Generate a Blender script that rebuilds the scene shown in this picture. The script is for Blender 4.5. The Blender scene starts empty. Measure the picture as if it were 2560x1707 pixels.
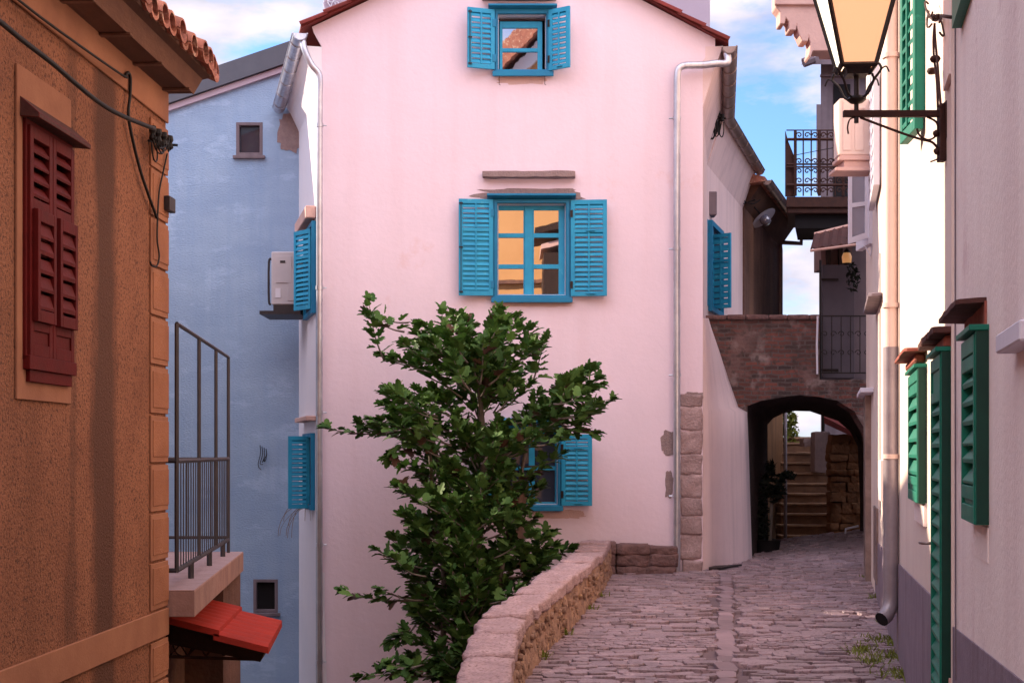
import bpy, bmesh, math, random
from mathutils import Vector, Matrix, noise
from mathutils.geometry import tessellate_polygon
random.seed(7)
R = math.radians
col = bpy.context.scene.collection
scene = bpy.context.scene

# ---------------------------------------------------------------- camera
F, CX, CY, EYE = 3600.0, 1280.0, 1130.0, 1.6
cam = bpy.data.cameras.new('camera'); camo = bpy.data.objects.new('camera', cam); col.objects.link(camo)
camo.location = (0, 0, EYE); camo.rotation_euler = (R(90), 0, 0)
cam.sensor_width = 36; cam.lens = 36 * F / 2560; cam.shift_y = (CY - 853.5) / 2560
cam.clip_start = .05; cam.clip_end = 2000
scene.camera = camo

# ---------------------------------------------------------------- light
SUN_DIR = Vector((-1, .60, 0)).normalized(); SUN_EL = R(25)
sd = Vector((SUN_DIR.x * math.cos(SUN_EL), SUN_DIR.y * math.cos(SUN_EL), math.sin(SUN_EL)))
sl = bpy.data.lights.new('sun', 'SUN'); so = bpy.data.objects.new('sun', sl); col.objects.link(so)
sl.energy = 3.7; sl.angle = R(.6); sl.color = (1, .82, .62)
so.rotation_euler = sd.to_track_quat('Z', 'Y').to_euler()
so.location = (0, 0, 30)
EXPOSURE = 1.46
scene.view_settings.view_transform = 'Standard'; scene.view_settings.look = 'None'
scene.view_settings.exposure = EXPOSURE; scene.view_settings.gamma = 1
scene.view_settings.use_curve_mapping = False
w = bpy.data.worlds.new('World'); scene.world = w; w.use_nodes = True
nt = w.node_tree; N = nt.nodes; L = nt.links; N.clear()
sky = N.new('ShaderNodeTexSky'); sky.sky_type = 'NISHITA'; sky.sun_disc = False
sky.ozone_density = 2.0; sky.dust_density = .4; sky.sun_elevation = SUN_EL; sky.sun_rotation = math.atan2(SUN_DIR.x, SUN_DIR.y)
tc = N.new('ShaderNodeTexCoord'); mp = N.new('ShaderNodeMapping'); mp.inputs['Scale'].default_value = (1, 1, 2.6)
mp.inputs['Location'].default_value = (.35, 0, .15)
nz = N.new('ShaderNodeTexNoise'); nz.inputs['Scale'].default_value = 5.2; nz.inputs['Detail'].default_value = 9
nz.inputs['Roughness'].default_value = .58
cr = N.new('ShaderNodeValToRGB'); cr.color_ramp.elements[0].position = .41; cr.color_ramp.elements[1].position = .54
nz2 = N.new('ShaderNodeTexNoise'); nz2.inputs['Scale'].default_value = 13; nz2.inputs['Detail'].default_value = 6
cr2 = N.new('ShaderNodeValToRGB'); cr2.color_ramp.elements[0].position = .3; cr2.color_ramp.elements[1].position = .65
cr2.color_ramp.elements[0].color = (1.65, 1.75, 2.3, 1); cr2.color_ramp.elements[1].color = (3.2, 2.9, 3.1, 1)
mx = N.new('ShaderNodeMixRGB'); bg = N.new('ShaderNodeBackground'); out = N.new('ShaderNodeOutputWorld')
bg.inputs['Strength'].default_value = .13
L.new(tc.outputs['Generated'], mp.inputs['Vector']); L.new(mp.outputs[0], nz.inputs['Vector']); L.new(mp.outputs[0], nz2.inputs['Vector'])
L.new(nz.outputs[0], cr.inputs[0]); L.new(nz2.outputs[0], cr2.inputs[0])
tn = N.new('ShaderNodeMixRGB'); tn.blend_type = 'MULTIPLY'; tn.inputs[0].default_value = 1; tn.inputs[2].default_value = (.42, .55, .80, 1); L.new(sky.outputs[0], tn.inputs[1])
L.new(cr.outputs[0], mx.inputs[0]); L.new(tn.outputs[0], mx.inputs[1]); L.new(cr2.outputs[0], mx.inputs[2])
# unseen bright cloud bank added behind the viewer to fill facade and walls
sx = N.new('ShaderNodeSeparateXYZ'); L.new(tc.outputs['Generated'], sx.inputs[0])
ra = N.new('ShaderNodeMapRange'); ra.interpolation_type = 'SMOOTHSTEP'; ra.inputs[1].default_value = .30; ra.inputs[2].default_value = .44; L.new(sx.outputs[2], ra.inputs[0])
rb_ = N.new('ShaderNodeMapRange'); rb_.interpolation_type = 'SMOOTHSTEP'; rb_.inputs[1].default_value = .15; rb_.inputs[2].default_value = -.35; L.new(sx.outputs[1], rb_.inputs[0])
mm = N.new('ShaderNodeMath'); mm.operation = 'MULTIPLY'; L.new(ra.outputs[0], mm.inputs[0]); L.new(rb_.outputs[0], mm.inputs[1])
mx3 = N.new('ShaderNodeMixRGB'); L.new(mm.outputs[0], mx3.inputs[0]); L.new(mx.outputs[0], mx3.inputs[1]); mx3.inputs[2].default_value = (7.9, 7.5, 8.5, 1)
L.new(mx3.outputs[0], bg.inputs[0]); L.new(bg.outputs[0], out.inputs[0])

# ---------------------------------------------------------------- projection helpers
def P(px, py, Y): return Vector(((px - CX) * Y / F, Y, EYE - (py - CY) * Y / F))
class Wall:
    """vertical plane through a(x,y) and b(x,y); frame (s along, n out, z up)"""
    def __init__(s, a, b, out):
        s.a = Vector(a); d = Vector(b) - s.a; s.len = d.length; s.d = d.normalized()
        n = Vector((-s.d.y, s.d.x)); s.n = n if n.dot(Vector(out)) > 0 else -n
    def S(s, px, n=0):
        k = (px - CX) / F; o = s.a + s.n * n
        return (k * o.y - o.x) / (s.d.x - k * s.d.y)
    def Y(s, px, n=0): return s.a.y + s.n.y * n + s.d.y * s.S(px, n)
    def Z(s, px, py, n=0): return EYE - (py - CY) * s.Y(px, n) / F
    def __call__(s, a, n, z):
        q = s.a + s.d * a + s.n * n
        return Vector((q.x, q.y, z))
    def at(s, px, py, n=0): return s(s.S(px, n), n, s.Z(px, py, n))
def ident(a, b, c): return Vector((a, b, c))

# ---------------------------------------------------------------- mesh builder
ROOT = {}
class MB:
    def __init__(s, fr=ident): s.V = []; s.F = []; s.M = []; s.fr = fr
    def add(s, vs, fs, m=0, fr=None):
        fr = fr or s.fr; o = len(s.V)
        s.V += [fr(*v) for v in vs]; s.F += [[i + o for i in f] for f in fs]; s.M += [m] * len(fs)
        return s
    def raw(s, vs, fs, m=0):
        o = len(s.V); s.V += [Vector(v) for v in vs]; s.F += [[i + o for i in f] for f in fs]; s.M += [m] * len(fs); return s
    def box(s, a0, a1, b0, b1, c0, c1, m=0, fr=None):
        vs = [(a, b, c) for a in (a0, a1) for b in (b0, b1) for c in (c0, c1)]
        return s.add(vs, [(0, 1, 3, 2), (4, 6, 7, 5), (0, 4, 5, 1), (2, 3, 7, 6), (0, 2, 6, 4), (1, 5, 7, 3)], m, fr)
    def extr(s, poly, b0, b1, m=0, fr=None, axis='n'):
        """poly in (a,c) extruded along b ; axis 'a': poly in (b,c) extruded along a ; axis 'c': poly in (a,b) along c"""
        n = len(poly)
        if axis == 'n': vs = [(p[0], b0, p[1]) for p in poly] + [(p[0], b1, p[1]) for p in poly]
        elif axis == 'a': vs = [(b0, p[0], p[1]) for p in poly] + [(b1, p[0], p[1]) for p in poly]
        else: vs = [(p[0], p[1], b0) for p in poly] + [(p[0], p[1], b1) for p in poly]
        fs = [list(range(n)), list(range(2 * n - 1, n - 1, -1))] + [(i, (i + 1) % n, n + (i + 1) % n, n + i) for i in range(n)]
        return s.add(vs, fs, m, fr)
    def polywall(s, outer, holes, n0, n1, m=0, fr=None):
        """wall with holes: outlines in (a,c); front at n1, back at n0"""
        loops = [outer] + holes
        pts = [p for l in loops for p in l]
        tris = tessellate_polygon([[Vector((p[0], p[1], 0)) for p in l] for l in loops])
        k = len(pts)
        vs = [(p[0], n1, p[1]) for p in pts] + [(p[0], n0, p[1]) for p in pts]
        fs = [tuple(t) for t in tris] + [tuple(i + k for i in reversed(t)) for t in tris]
        o = 0
        for l in loops:
            for i in range(len(l)):
                a, b = o + i, o + (i + 1) % len(l); fs.append((a, b, b + k, a + k))
            o += len(l)
        return s.add(vs, fs, m, fr)
    def tube(s, pts, r, n=8, m=0, world=True, r2=None, cap=True):
        P_ = [Vector(p) if world else s.fr(*p) for p in pts]
        k = len(P_); o = len(s.V)
        t0 = (P_[1] - P_[0]).normalized()
        up = Vector((0, 0, 1)) if abs(t0.z) < .9 else Vector((1, 0, 0))
        nrm = t0.cross(up).normalized()
        for i, p in enumerate(P_):
            t = (P_[min(i + 1, k - 1)] - P_[max(i - 1, 0)]).normalized()
            nrm = (nrm - t * nrm.dot(t)).normalized(); bn = t.cross(nrm)
            rr = r if r2 is None else r + (r2 - r) * i / (k - 1)
            for j in range(n):
                a = 2 * math.pi * j / n
                s.V.append(p + (nrm * math.cos(a) + bn * math.sin(a)) * rr)
        for i in range(k - 1):
            for j in range(n):
                s.F.append([o + i * n + j, o + i * n + (j + 1) % n, o + (i + 1) * n + (j + 1) % n, o + (i + 1) * n + j]); s.M.append(m)
        if cap:
            s.F.append([o + j for j in range(n)][::-1]); s.M.append(m)
            s.F.append([o + (k - 1) * n + j for j in range(n)]); s.M.append(m)
        return s
    def lathe(s, c, prof, n=16, m=0):
        c = Vector(c); o = len(s.V)
        for r, z in prof:
            for j in range(n):
                a = 2 * math.pi * j / n; s.V.append(c + Vector((r * math.cos(a), r * math.sin(a), z)))
        for i in range(len(prof) - 1):
            for j in range(n):
                s.F.append([o + i * n + j, o + i * n + (j + 1) % n, o + (i + 1) * n + (j + 1) % n, o + (i + 1) * n + j]); s.M.append(m)
        return s
    def build(s, name, mats, parent=None, smooth=False, bevel=0, origin=None, nrm=True):
        if not isinstance(mats, (list, tuple)): mats = [mats]
        if parent is not None: org = ROOT[parent.name]
        elif origin is not None: org = Vector(origin)
        else:
            org = Vector(((min(v.x for v in s.V) + max(v.x for v in s.V)) / 2, (min(v.y for v in s.V) + max(v.y for v in s.V)) / 2, min(v.z for v in s.V)))
        me = bpy.data.meshes.new(name)
        me.from_pydata([tuple(v - org) for v in s.V], [], s.F)
        for m in mats: me.materials.append(m)
        for p, m in zip(me.polygons, s.M): p.material_index = m
        if nrm or bevel:
            bm = bmesh.new(); bm.from_mesh(me)
            if nrm: bmesh.ops.recalc_face_normals(bm, faces=bm.faces)
            if bevel:
                es = [e for e in bm.edges if len(e.link_faces) == 2 and e.calc_face_angle(0) > .6]
                try: bmesh.ops.bevel(bm, geom=es, offset=bevel, segments=1, affect='EDGES', clamp_overlap=True)
                except Exception: pass
            bm.to_mesh(me); bm.free()
        if smooth:
            for p in me.polygons: p.use_smooth = True
            if smooth == 'auto':
                try: me.set_sharp_from_angle(angle=R(40))
                except Exception: pass
        o = bpy.data.objects.new(name, me); col.objects.link(o)
        if parent is not None: o.parent = parent
        else: o.location = org
        ROOT[o.name] = org
        return o
def tag(o, label=None, cat=None, group=None, kind=None):
    if label: o['label'] = label
    if cat: o['category'] = cat
    if group: o['group'] = group
    if kind: o['kind'] = kind
    return o
def thing(name, loc, label, cat, group=None):
    o = bpy.data.objects.new(name, None); col.objects.link(o); o.location = loc; o.empty_display_size = .2
    ROOT[o.name] = Vector(loc); return tag(o, label, cat, group)

# ---------------------------------------------------------------- materials
def mat(name, c1, c2=None, island=0.0, bands=(), bandcol=(0, 0, 0), scale=3.0, rough=.85, metal=0.0, bump=0.0, bscale=60.0, streak=None, sscale=6.0, samt=.6,
        speck=None, spscale=180.0, patch=None, pscale=1.2, pth=.58, spec=.3, bdist=.01, stretch=(1, 1, 1)):
    m = bpy.data.materials.new(name); m.use_nodes = True
    nt = m.node_tree; N = nt.nodes; L = nt.links
    b = N['Principled BSDF']; b.inputs['Roughness'].default_value = rough; b.inputs['Metallic'].default_value = metal
    b.inputs['Specular IOR Level'].default_value = spec
    tc = N.new('ShaderNodeTexCoord')
    def nz(sc, det=5, rg=.6, st=stretch):
        mp = N.new('ShaderNodeMapping'); mp.inputs['Scale'].default_value = st; L.new(tc.outputs['Object'], mp.inputs[0])
        t = N.new('ShaderNodeTexNoise'); t.inputs['Scale'].default_value = sc; t.inputs['Detail'].default_value = det
        t.inputs['Roughness'].default_value = rg; L.new(mp.outputs[0], t.inputs['Vector']); return t
    def ramp(t, a, c):
        r = N.new('ShaderNodeMapRange'); r.inputs[1].default_value = a; r.inputs[2].default_value = c; L.new(t.outputs[0], r.inputs[0]); return r
    def mix(fac, a, bcol):
        x = N.new('ShaderNodeMixRGB'); L.new(fac.outputs[0], x.inputs[0])
        if isinstance(a, tuple): x.inputs[1].default_value = (*a, 1)
        else: L.new(a.outputs[0], x.inputs[1])
        x.inputs[2].default_value = (*bcol, 1); return x
    cur = mix(ramp(nz(scale, 6, .65), .32, .68), c1, c2 or tuple(v * .82 for v in c1))
    if patch: cur = mix(ramp(nz(pscale, 8, .7), pth, pth + .05), cur, patch)
    if streak:
        r = ramp(nz(sscale, 4, .5, (1, 1, .06)), .48, .72); mu = N.new('ShaderNodeMath'); mu.operation = 'MULTIPLY'; mu.inputs[1].default_value = samt
        L.new(r.outputs[0], mu.inputs[0]); cur = mix(mu, cur, streak)
    for (yc, wd_, am) in bands:
        if am <= 0: continue
        sp = N.new('ShaderNodeSeparateXYZ'); gm = N.new('ShaderNodeNewGeometry'); L.new(gm.outputs['Position'], sp.inputs[0])
        nn_ = nz(3.0, 5, .65, (1, 1, .25)); a1 = N.new('ShaderNodeMath'); a1.operation = 'MULTIPLY_ADD'; a1.inputs[1].default_value = .35; L.new(nn_.outputs[0], a1.inputs[0]); L.new(sp.outputs[1], a1.inputs[2])
        a2 = N.new('ShaderNodeMath'); a2.operation = 'SUBTRACT'; L.new(a1.outputs[0], a2.inputs[0]); a2.inputs[1].default_value = yc + .175
        a3 = N.new('ShaderNodeMath'); a3.operation = 'ABSOLUTE'; L.new(a2.outputs[0], a3.inputs[0])
        r = N.new('ShaderNodeMapRange'); r.inputs[1].default_value = wd_ * 1.25; r.inputs[2].default_value = wd_ * .65; r.inputs[4].default_value = am; L.new(a3.outputs[0], r.inputs[0]); cur = mix(r, cur, bandcol)
    if speck: cur = mix(ramp(nz(spscale, 2, .5), .52, .66), cur, speck)
    if island:
        gi = N.new('ShaderNodeNewGeometry'); ri = N.new('ShaderNodeMapRange'); ri.inputs[3].default_value = 1 - island; ri.inputs[4].default_value = 1 + island * .6; L.new(gi.outputs['Random Per Island'], ri.inputs[0])
        vm = N.new('ShaderNodeMixRGB'); vm.blend_type = 'MULTIPLY'; vm.inputs[0].default_value = 1; L.new(cur.outputs[0], vm.inputs[1]); L.new(ri.outputs[0], vm.inputs[2]); cur = vm
    L.new(cur.outputs[0], b.inputs['Base Color'])
    if bump:
        bp = N.new('ShaderNodeBump'); bp.inputs['Strength'].default_value = bump; bp.inputs['Distance'].default_value = bdist
        L.new(nz(bscale, 5, .6).outputs[0], bp.inputs['Height']); L.new(bp.outputs[0], b.inputs['Normal'])
    return m
def OWY(px): k = (px - CX) / F; return -2.76 / (k - .047)
M = {}
M['pink'] = mat('pink_plaster', (.81, .635, .715), (.76, .60, .67), streak=(.72, .53, .58), sscale=3.5, samt=.35, scale=1.3, bump=.22, bscale=14, bdist=.02, patch=(.76, .56, .60), pscale=.5, pth=.6)
M['pinkside'] = mat('pink_side_plaster', (.78, .58, .56), (.70, .52, .52), scale=1.2, bump=.3, bscale=14, bdist=.02, streak=(.45, .32, .33), samt=.35)
M['white'] = mat('white_plaster', (.80, .74, .78), (.74, .70, .76), scale=1.2, bump=.2, bscale=20)
M['blue'] = mat('blue_roughcast', (.34, .455, .62), (.26, .365, .54), scale=.8, bump=.6, bscale=26, bdist=.03, patch=(.36, .48, .66), pscale=1.1, pth=.55, streak=(.24, .36, .56), samt=.5, stretch=(1, 1, 2.2))
M['orange'] = mat('orange_roughcast', (.37, .148, .074), (.235, .088, .044), scale=1.4, bump=1.0, bscale=70, bdist=.016, streak=(.20, .075, .035), sscale=1.9, samt=.6, speck=(.115, .044, .025), spscale=58, bands=[(OWY(262), .20, .85), (OWY(180), .07, .45), (OWY(335), .05, -.0)], bandcol=(.085, .036, .022))
M['orange_s'] = mat('smooth_orange_render', (.38, .165, .088), (.26, .105, .057), scale=2.0, bump=.25, bscale=60, streak=(.31, .13, .07), sscale=7, samt=.5)
M['orange_q'] = mat('orange_quoin_render', (.38, .155, .08), (.27, .105, .055), scale=4.0, bump=.8, bscale=80, speck=(.32, .12, .045), spscale=80)
M['soffit'] = mat('stained_eave_boards', (.17, .075, .045), (.08, .04, .03), scale=2.5, bump=.3, bscale=20, stretch=(1, .3, 1))
M['tile'] = mat('terracotta_tile', (.46, .19, .13), (.30, .11, .08), island=.35, scale=7, bump=.4, bscale=50, patch=(.56, .36, .26), pscale=9, pth=.56)
M['tile_red'] = mat('dark_red_tile', (.19, .028, .024), (.13, .025, .022), island=.3, scale=6, bump=.3, bscale=40)
M['tile_bright'] = mat('bright_red_tile', (.40, .030, .017), (.28, .025, .016), scale=5, bump=.3, bscale=50, patch=(.35, .05, .03), pscale=7, pth=.66)
M['redwood'] = mat('red_painted_wood', (.115, .0075, .007), (.08, .007, .006), spec=.12, scale=6, rough=.6, bump=.15, bscale=60)
M['cyan'] = mat('blue_painted_wood', (.025, .32, .52), (.018, .25, .44), patch=(.07, .38, .54), pscale=7, pth=.62, scale=5, rough=.55, bump=.15, bscale=50)
M['cyan_d'] = mat('deep_blue_painted_wood', (.01, .20, .36), (.01, .16, .32), scale=5, rough=.5, bump=.1, bscale=50)
M['green'] = mat('green_painted_wood', (.004, .185, .118), (.003, .13, .086), patch=(.012, .21, .14), pscale=5, pth=.6, scale=6, rough=.5, bump=.15, bscale=50)
M['green_shaded'] = mat('shaded_green_edge', (.002, .045, .03), (.002, .03, .022), scale=6, rough=.5)  # shade on the near edge of the green leaves, put into the colour
M['iron'] = mat('black_iron', (.018, .013, .013), (.03, .02, .018), scale=20, rough=.5, metal=.3, bump=.2, bscale=80)
M['rust'] = mat('rusty_iron', (.06, .022, .015), (.035, .014, .012), scale=12, rough=.7, metal=.2, bump=.3, bscale=80)
M['railing'] = mat('dark_grey_painted_iron', (.035, .030, .034), (.05, .04, .045), scale=12, rough=.5, metal=.3)
M['zinc'] = mat('zinc_sheet', (.62, .62, .67), (.45, .44, .50), scale=5, rough=.34, metal=.75, streak=(.3, .27, .3), sscale=20, samt=.5)
M['zinc_d'] = mat('weathered_zinc', (.34, .26, .24), (.22, .16, .15), scale=7, rough=.4, metal=.7)
M['cable'] = mat('black_cable', (.012, .010, .010), rough=.6)
M['stone'] = mat('grey_stone', (.34, .25, .25), (.20, .145, .15), scale=9, bump=.9, bscale=24, bdist=.03, speck=(.10, .07, .075), spscale=60)
M['mortar'] = mat('bare_mortar', (.34, .24, .23), (.26, .18, .18), scale=14, bump=.9, bscale=60, bdist=.02)
M['stone_p'] = mat('pink_limestone', (.50, .34, .34), (.33, .215, .22), island=.15, scale=6, bump=.8, bscale=22, bdist=.02, speck=(.24, .15, .15), spscale=50, stretch=(1, 1, 2.5))
M['quoin'] = mat('weathered_quoin_stone', (.42, .29, .285), (.27, .18, .18), island=.2, scale=7, rough=.6, bump=1.0, bscale=30, bdist=.02, speck=(.42, .28, .27), spscale=40)
M['rubble'] = mat('rubble_masonry', (.45, .27, .19), (.22, .13, .10), scale=8, bump=1.0, bscale=16, bdist=.05, patch=(.50, .30, .18), pscale=7, pth=.58)
M['arch_shade'] = mat('arch_shade_masonry', (.05, .03, .028), (.03, .02, .02), scale=6, bump=1.0, bscale=14, bdist=.05)  # darkness inside the arch painted into the masonry colour
M['rubble_d'] = mat('dark_rubble_masonry', (.22, .12, .11), (.13, .075, .075), scale=8, bump=1.0, bscale=14, bdist=.05, patch=(.32, .2, .18), pscale=6, pth=.62)
M['pave'] = mat('paving_stone', (.35, .24, .26), (.24, .168, .195), scale=3.5, rough=.42, bump=1.0, bscale=34, bdist=.012, island=.30, speck=(.17, .115, .125), spscale=45, patch=(.44, .31, .32), pscale=3, pth=.6, spec=.6)
M['paver'] = mat('runner_stone', island=.25, c1=(.29, .20, .22), c2=(.21, .145, .165), scale=4, rough=.65, bump=.5, bscale=30)
M['joint'] = mat('joint_earth', (.17, .115, .125), (.12, .08, .09), scale=10, bump=.6, bscale=40)
M['cream'] = mat('cream_plaster', (.74, .61, .54), (.66, .53, .48), scale=1.2, bump=.25, bscale=22, streak=(.62, .45, .41), sscale=6, samt=.35)
M['creamn'] = mat('pinkish_grey_plaster', (.87, .75, .71), (.80, .67, .64), scale=2.0, bump=.35, bscale=40, streak=(.66, .50, .49), sscale=3, samt=.5, patch=(.70, .55, .54), pscale=1.1, pth=.56)
M['plinth'] = mat('grey_plinth_render', (.26, .20, .24), (.20, .15, .19), scale=5, bump=.4, bscale=40, streak=(.14, .095, .11), sscale=10, samt=.6)
M['lav'] = mat('lavender_plaster', (.50, .40, .47), (.45, .36, .43), scale=1.5, bump=.2)
M['greypl'] = mat('grey_plaster', (.22, .17, .19), (.16, .12, .14), scale=2, bump=.3, streak=(.1, .08, .09))
M['brown'] = mat('brown_stone_render', (.20, .10, .075), (.12, .062, .05), scale=2.5, bump=.7, bscale=14, bdist=.03, streak=(.33, .165, .10), sscale=2.0, samt=.9)
M['rose'] = mat('rose_carved_stone', (.66, .42, .36), (.55, .34, .30), scale=4, bump=.5, bscale=24)
M['hood'] = mat('dark_red_slate', (.10, .035, .028), (.055, .022, .02), scale=8, bump=.6, bscale=24)
M['brickred'] = mat('red_slate', (.34, .10, .07), (.22, .06, .045), scale=8, bump=.6, bscale=24)
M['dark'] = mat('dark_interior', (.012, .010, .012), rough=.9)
M['darkwood'] = mat('dark_wood', (.045, .022, .016), (.025, .013, .01), scale=8, bump=.3, stretch=(1, 1, .2))
M['acw'] = mat('ac_casing', (.52, .47, .50), (.48, .43, .47), scale=4, rough=.45)
M['acb'] = mat('beige_casing', (.74, .55, .48), (.68, .50, .44), scale=4, rough=.5)
M['whitewood'] = mat('white_painted_wood', (.70, .66, .74), (.62, .58, .66), scale=6, rough=.5)
M['greydoor'] = mat('grey_sheet_door', (.105, .085, .105), (.085, .068, .085), scale=3, rough=.6)
M['pipe'] = mat('greyish_pipe_paint', (.36, .31, .335), (.26, .215, .24), scale=5, metal=.35, rough=.42, streak=(.26, .2, .21), sscale=14, samt=.5)
M['ochre'] = mat('ochre_plaster', (.62, .33, .14), (.56, .29, .12), scale=1.0, bump=.2)
M['roofgrey'] = mat('grey_sheet_roof', (.11, .115, .14), (.09, .095, .12), scale=3, rough=.5)
M['tread'] = mat('pale_step_tread', (.40, .24, .15), (.24, .14, .09), scale=5, bump=.6, bscale=20)  # treads paler than the step stone below
M['bark'] = mat('fig_bark', (.16, .13, .11), (.10, .08, .07), scale=9, bump=.5)
M['step'] = mat('brown_stone_step', (.22, .115, .065), (.12, .062, .04), scale=5, bump=.6, bscale=20)
M['deadgrass'] = mat('dry_stems', (.22, .15, .11), rough=.9)
M['conc'] = mat('stained_concrete', (.34, .20, .17), (.24, .135, .115), scale=4, bump=.6, bscale=30, streak=(.42, .25, .2), sscale=10, samt=.5)
M['conct'] = mat('concrete_top', (.38, .27, .28), (.30, .21, .22), scale=6, bump=.6, bscale=30)
M['yard'] = mat('yard_earth', (.14, .10, .08), (.09, .07, .05), scale=2, bump=.6)
M['clay'] = mat('clay_pot', (.25, .10, .06), (.2, .08, .05))
def leafmat(name, c, c2):
    m = bpy.data.materials.new(name); m.use_nodes = True; nt = m.node_tree; N = nt.nodes; L = nt.links
    b = N['Principled BSDF']; b.inputs['Roughness'].default_value = .6; b.inputs['Specular IOR Level'].default_value = .12
    g = N.new('ShaderNodeNewGeometry'); x = N.new('ShaderNodeMixRGB'); x.inputs[1].default_value = (*c, 1); x.inputs[2].default_value = (*c2, 1)
    L.new(g.outputs['Random Per Island'], x.inputs[0]); L.new(x.outputs[0], b.inputs['Base Color'])
    t = N.new('ShaderNodeBsdfTranslucent'); t.inputs[0].default_value = (c[0] * 1.3, c[1] * 1.3, c[2], 1); ms = N.new('ShaderNodeMixShader'); ms.inputs[0].default_value = .15
    L.new(b.outputs[0], ms.inputs[1]); L.new(t.outputs[0], ms.inputs[2]); L.new(ms.outputs[0], N['Material Output'].inputs[0]); return m
M['leaf'] = leafmat('fig_leaf', (.032, .080, .020), (.105, .19, .048))
M['leaf2'] = leafmat('dull_purple_leaf', (.06, .035, .035), (.10, .05, .03))
M['leafy'] = leafmat('yellow_green_leaf', (.14, .16, .03), (.20, .22, .05))
M['leafd'] = leafmat('dark_fern_leaf', (.012, .016, .012), (.02, .024, .018))
def glassmat(name, tint=(.9, .9, .95), refl=.55, base=(.01, .01, .012)):
    m = bpy.data.materials.new(name); m.use_nodes = True; nt = m.node_tree; N = nt.nodes; L = nt.links
    d = N.new('ShaderNodeBsdfDiffuse'); d.inputs[0].default_value = (*base, 1); g = N.new('ShaderNodeBsdfGlossy'); g.inputs['Color'].default_value = (*tint, 1)
    g.inputs['Roughness'].default_value = .01; ms = N.new('ShaderNodeMixShader'); ms.inputs[0].default_value = refl
    wn = N.new('ShaderNodeTexNoise'); wn.inputs['Scale'].default_value = 2.5; wb = N.new('ShaderNodeBump'); wb.inputs['Strength'].default_value = .008; wb.inputs['Distance'].default_value = .02; L.new(wn.outputs[0], wb.inputs['Height']); L.new(wb.outputs[0], g.inputs['Normal'])
    L.new(d.outputs[0], ms.inputs[1]); L.new(g.outputs[0], ms.inputs[2]); L.new(ms.outputs[0], N['Material Output'].inputs[0]); return m
M['glass'] = glassmat('window_glass', refl=.8)
M['glassd'] = glassmat('dim_window_glass', refl=.04, base=(.03, .036, .055))
M['glassw'] = glassmat('curtained_window_glass', refl=.2, base=(.22, .21, .27))
def lampglass(name, c, e):
    m = bpy.data.materials.new(name); m.use_nodes = True; b = m.node_tree.nodes['Principled BSDF']
    b.inputs['Base Color'].default_value = (*c, 1); b.inputs['Roughness'].default_value = .35
    b.inputs['Emission Color'].default_value = (*c, 1); b.inputs['Emission Strength'].default_value = e; return m
M['amber'] = lampglass('amber_lantern_glass', (.86, .42, .22), .36)
M['creamglass'] = lampglass('cream_lantern_glass', (.95, .82, .60), .9)
M['lampsmall'] = lampglass('small_lamp_glass', (.8, .4, .15), .12)
def brickmat():
    m = mat('old_brick_wall', (.24, .115, .085), (.15, .07, .055), scale=3, bump=.8, bscale=18, bdist=.03)
    nt = m.node_tree; N = nt.nodes; L = nt.links; b = N['Principled BSDF']
    tc = N.new('ShaderNodeTexCoord'); sp = N.new('ShaderNodeSeparateXYZ'); cb = N.new('ShaderNodeCombineXYZ')
    L.new(tc.outputs['Object'], sp.inputs[0]); L.new(sp.outputs[0], cb.inputs[0]); L.new(sp.outputs[2], cb.inputs[1])
    ds = N.new('ShaderNodeTexNoise'); ds.inputs['Scale'].default_value = 6; L.new(tc.outputs['Object'], ds.inputs['Vector'])
    va = N.new('ShaderNodeMixRGB'); va.blend_type = 'ADD'; va.inputs[0].default_value = .05; L.new(cb.outputs[0], va.inputs[1]); L.new(ds.outputs['Color'], va.inputs[2])
    br = N.new('ShaderNodeTexBrick'); br.inputs['Scale'].default_value = 1; br.inputs['Brick Width'].default_value = .20; br.inputs['Row Height'].default_value = .062
    br.inputs['Mortar Size'].default_value = .009; br.inputs['Color1'].default_value = (.21, .075, .06, 1); br.inputs['Color2'].default_value = (.06, .042, .042, 1); br.inputs['Mortar'].default_value = (.12, .095, .09, 1)
    L.new(va.outputs[0], br.inputs['Vector'])
    def noise_mix(prev, scale, a, c, colr):
        t = N.new('ShaderNodeTexNoise'); t.inputs['Scale'].default_value = scale; t.inputs['Detail'].default_value = 7; L.new(tc.outputs['Object'], t.inputs['Vector'])
        r = N.new('ShaderNodeMapRange'); r.inputs[1].default_value = a; r.inputs[2].default_value = c; L.new(t.outputs[0], r.inputs[0])
        x = N.new('ShaderNodeMixRGB'); L.new(r.outputs[0], x.inputs[0]); L.new(prev.outputs[0], x.inputs[1]); x.inputs[2].default_value = (*colr, 1); return x
    c = noise_mix(br, 1.3, .55, .64, (.20, .12, .11)); c = noise_mix(c, 3.2, .56, .74, (.34, .26, .25)); c = noise_mix(c, 9.0, .54, .72, (.07, .05, .045)); c = noise_mix(c, 1.9, .52, .72, (.055, .045, .042))
    L.new(c.outputs[0], b.inputs['Base Color'])
    bp = [n for n in N if n.type == 'BUMP'][0]; bp2 = N.new('ShaderNodeBump'); bp2.inputs['Strength'].default_value = .8; bp2.inputs['Distance'].default_value = .02; bp2.invert = True
    L.new(br.outputs['Fac'], bp2.inputs['Height']); L.new(bp.outputs[0], bp2.inputs['Normal']); L.new(bp2.outputs[0], b.inputs['Normal'])
    return m
M['brick'] = brickmat()

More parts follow.
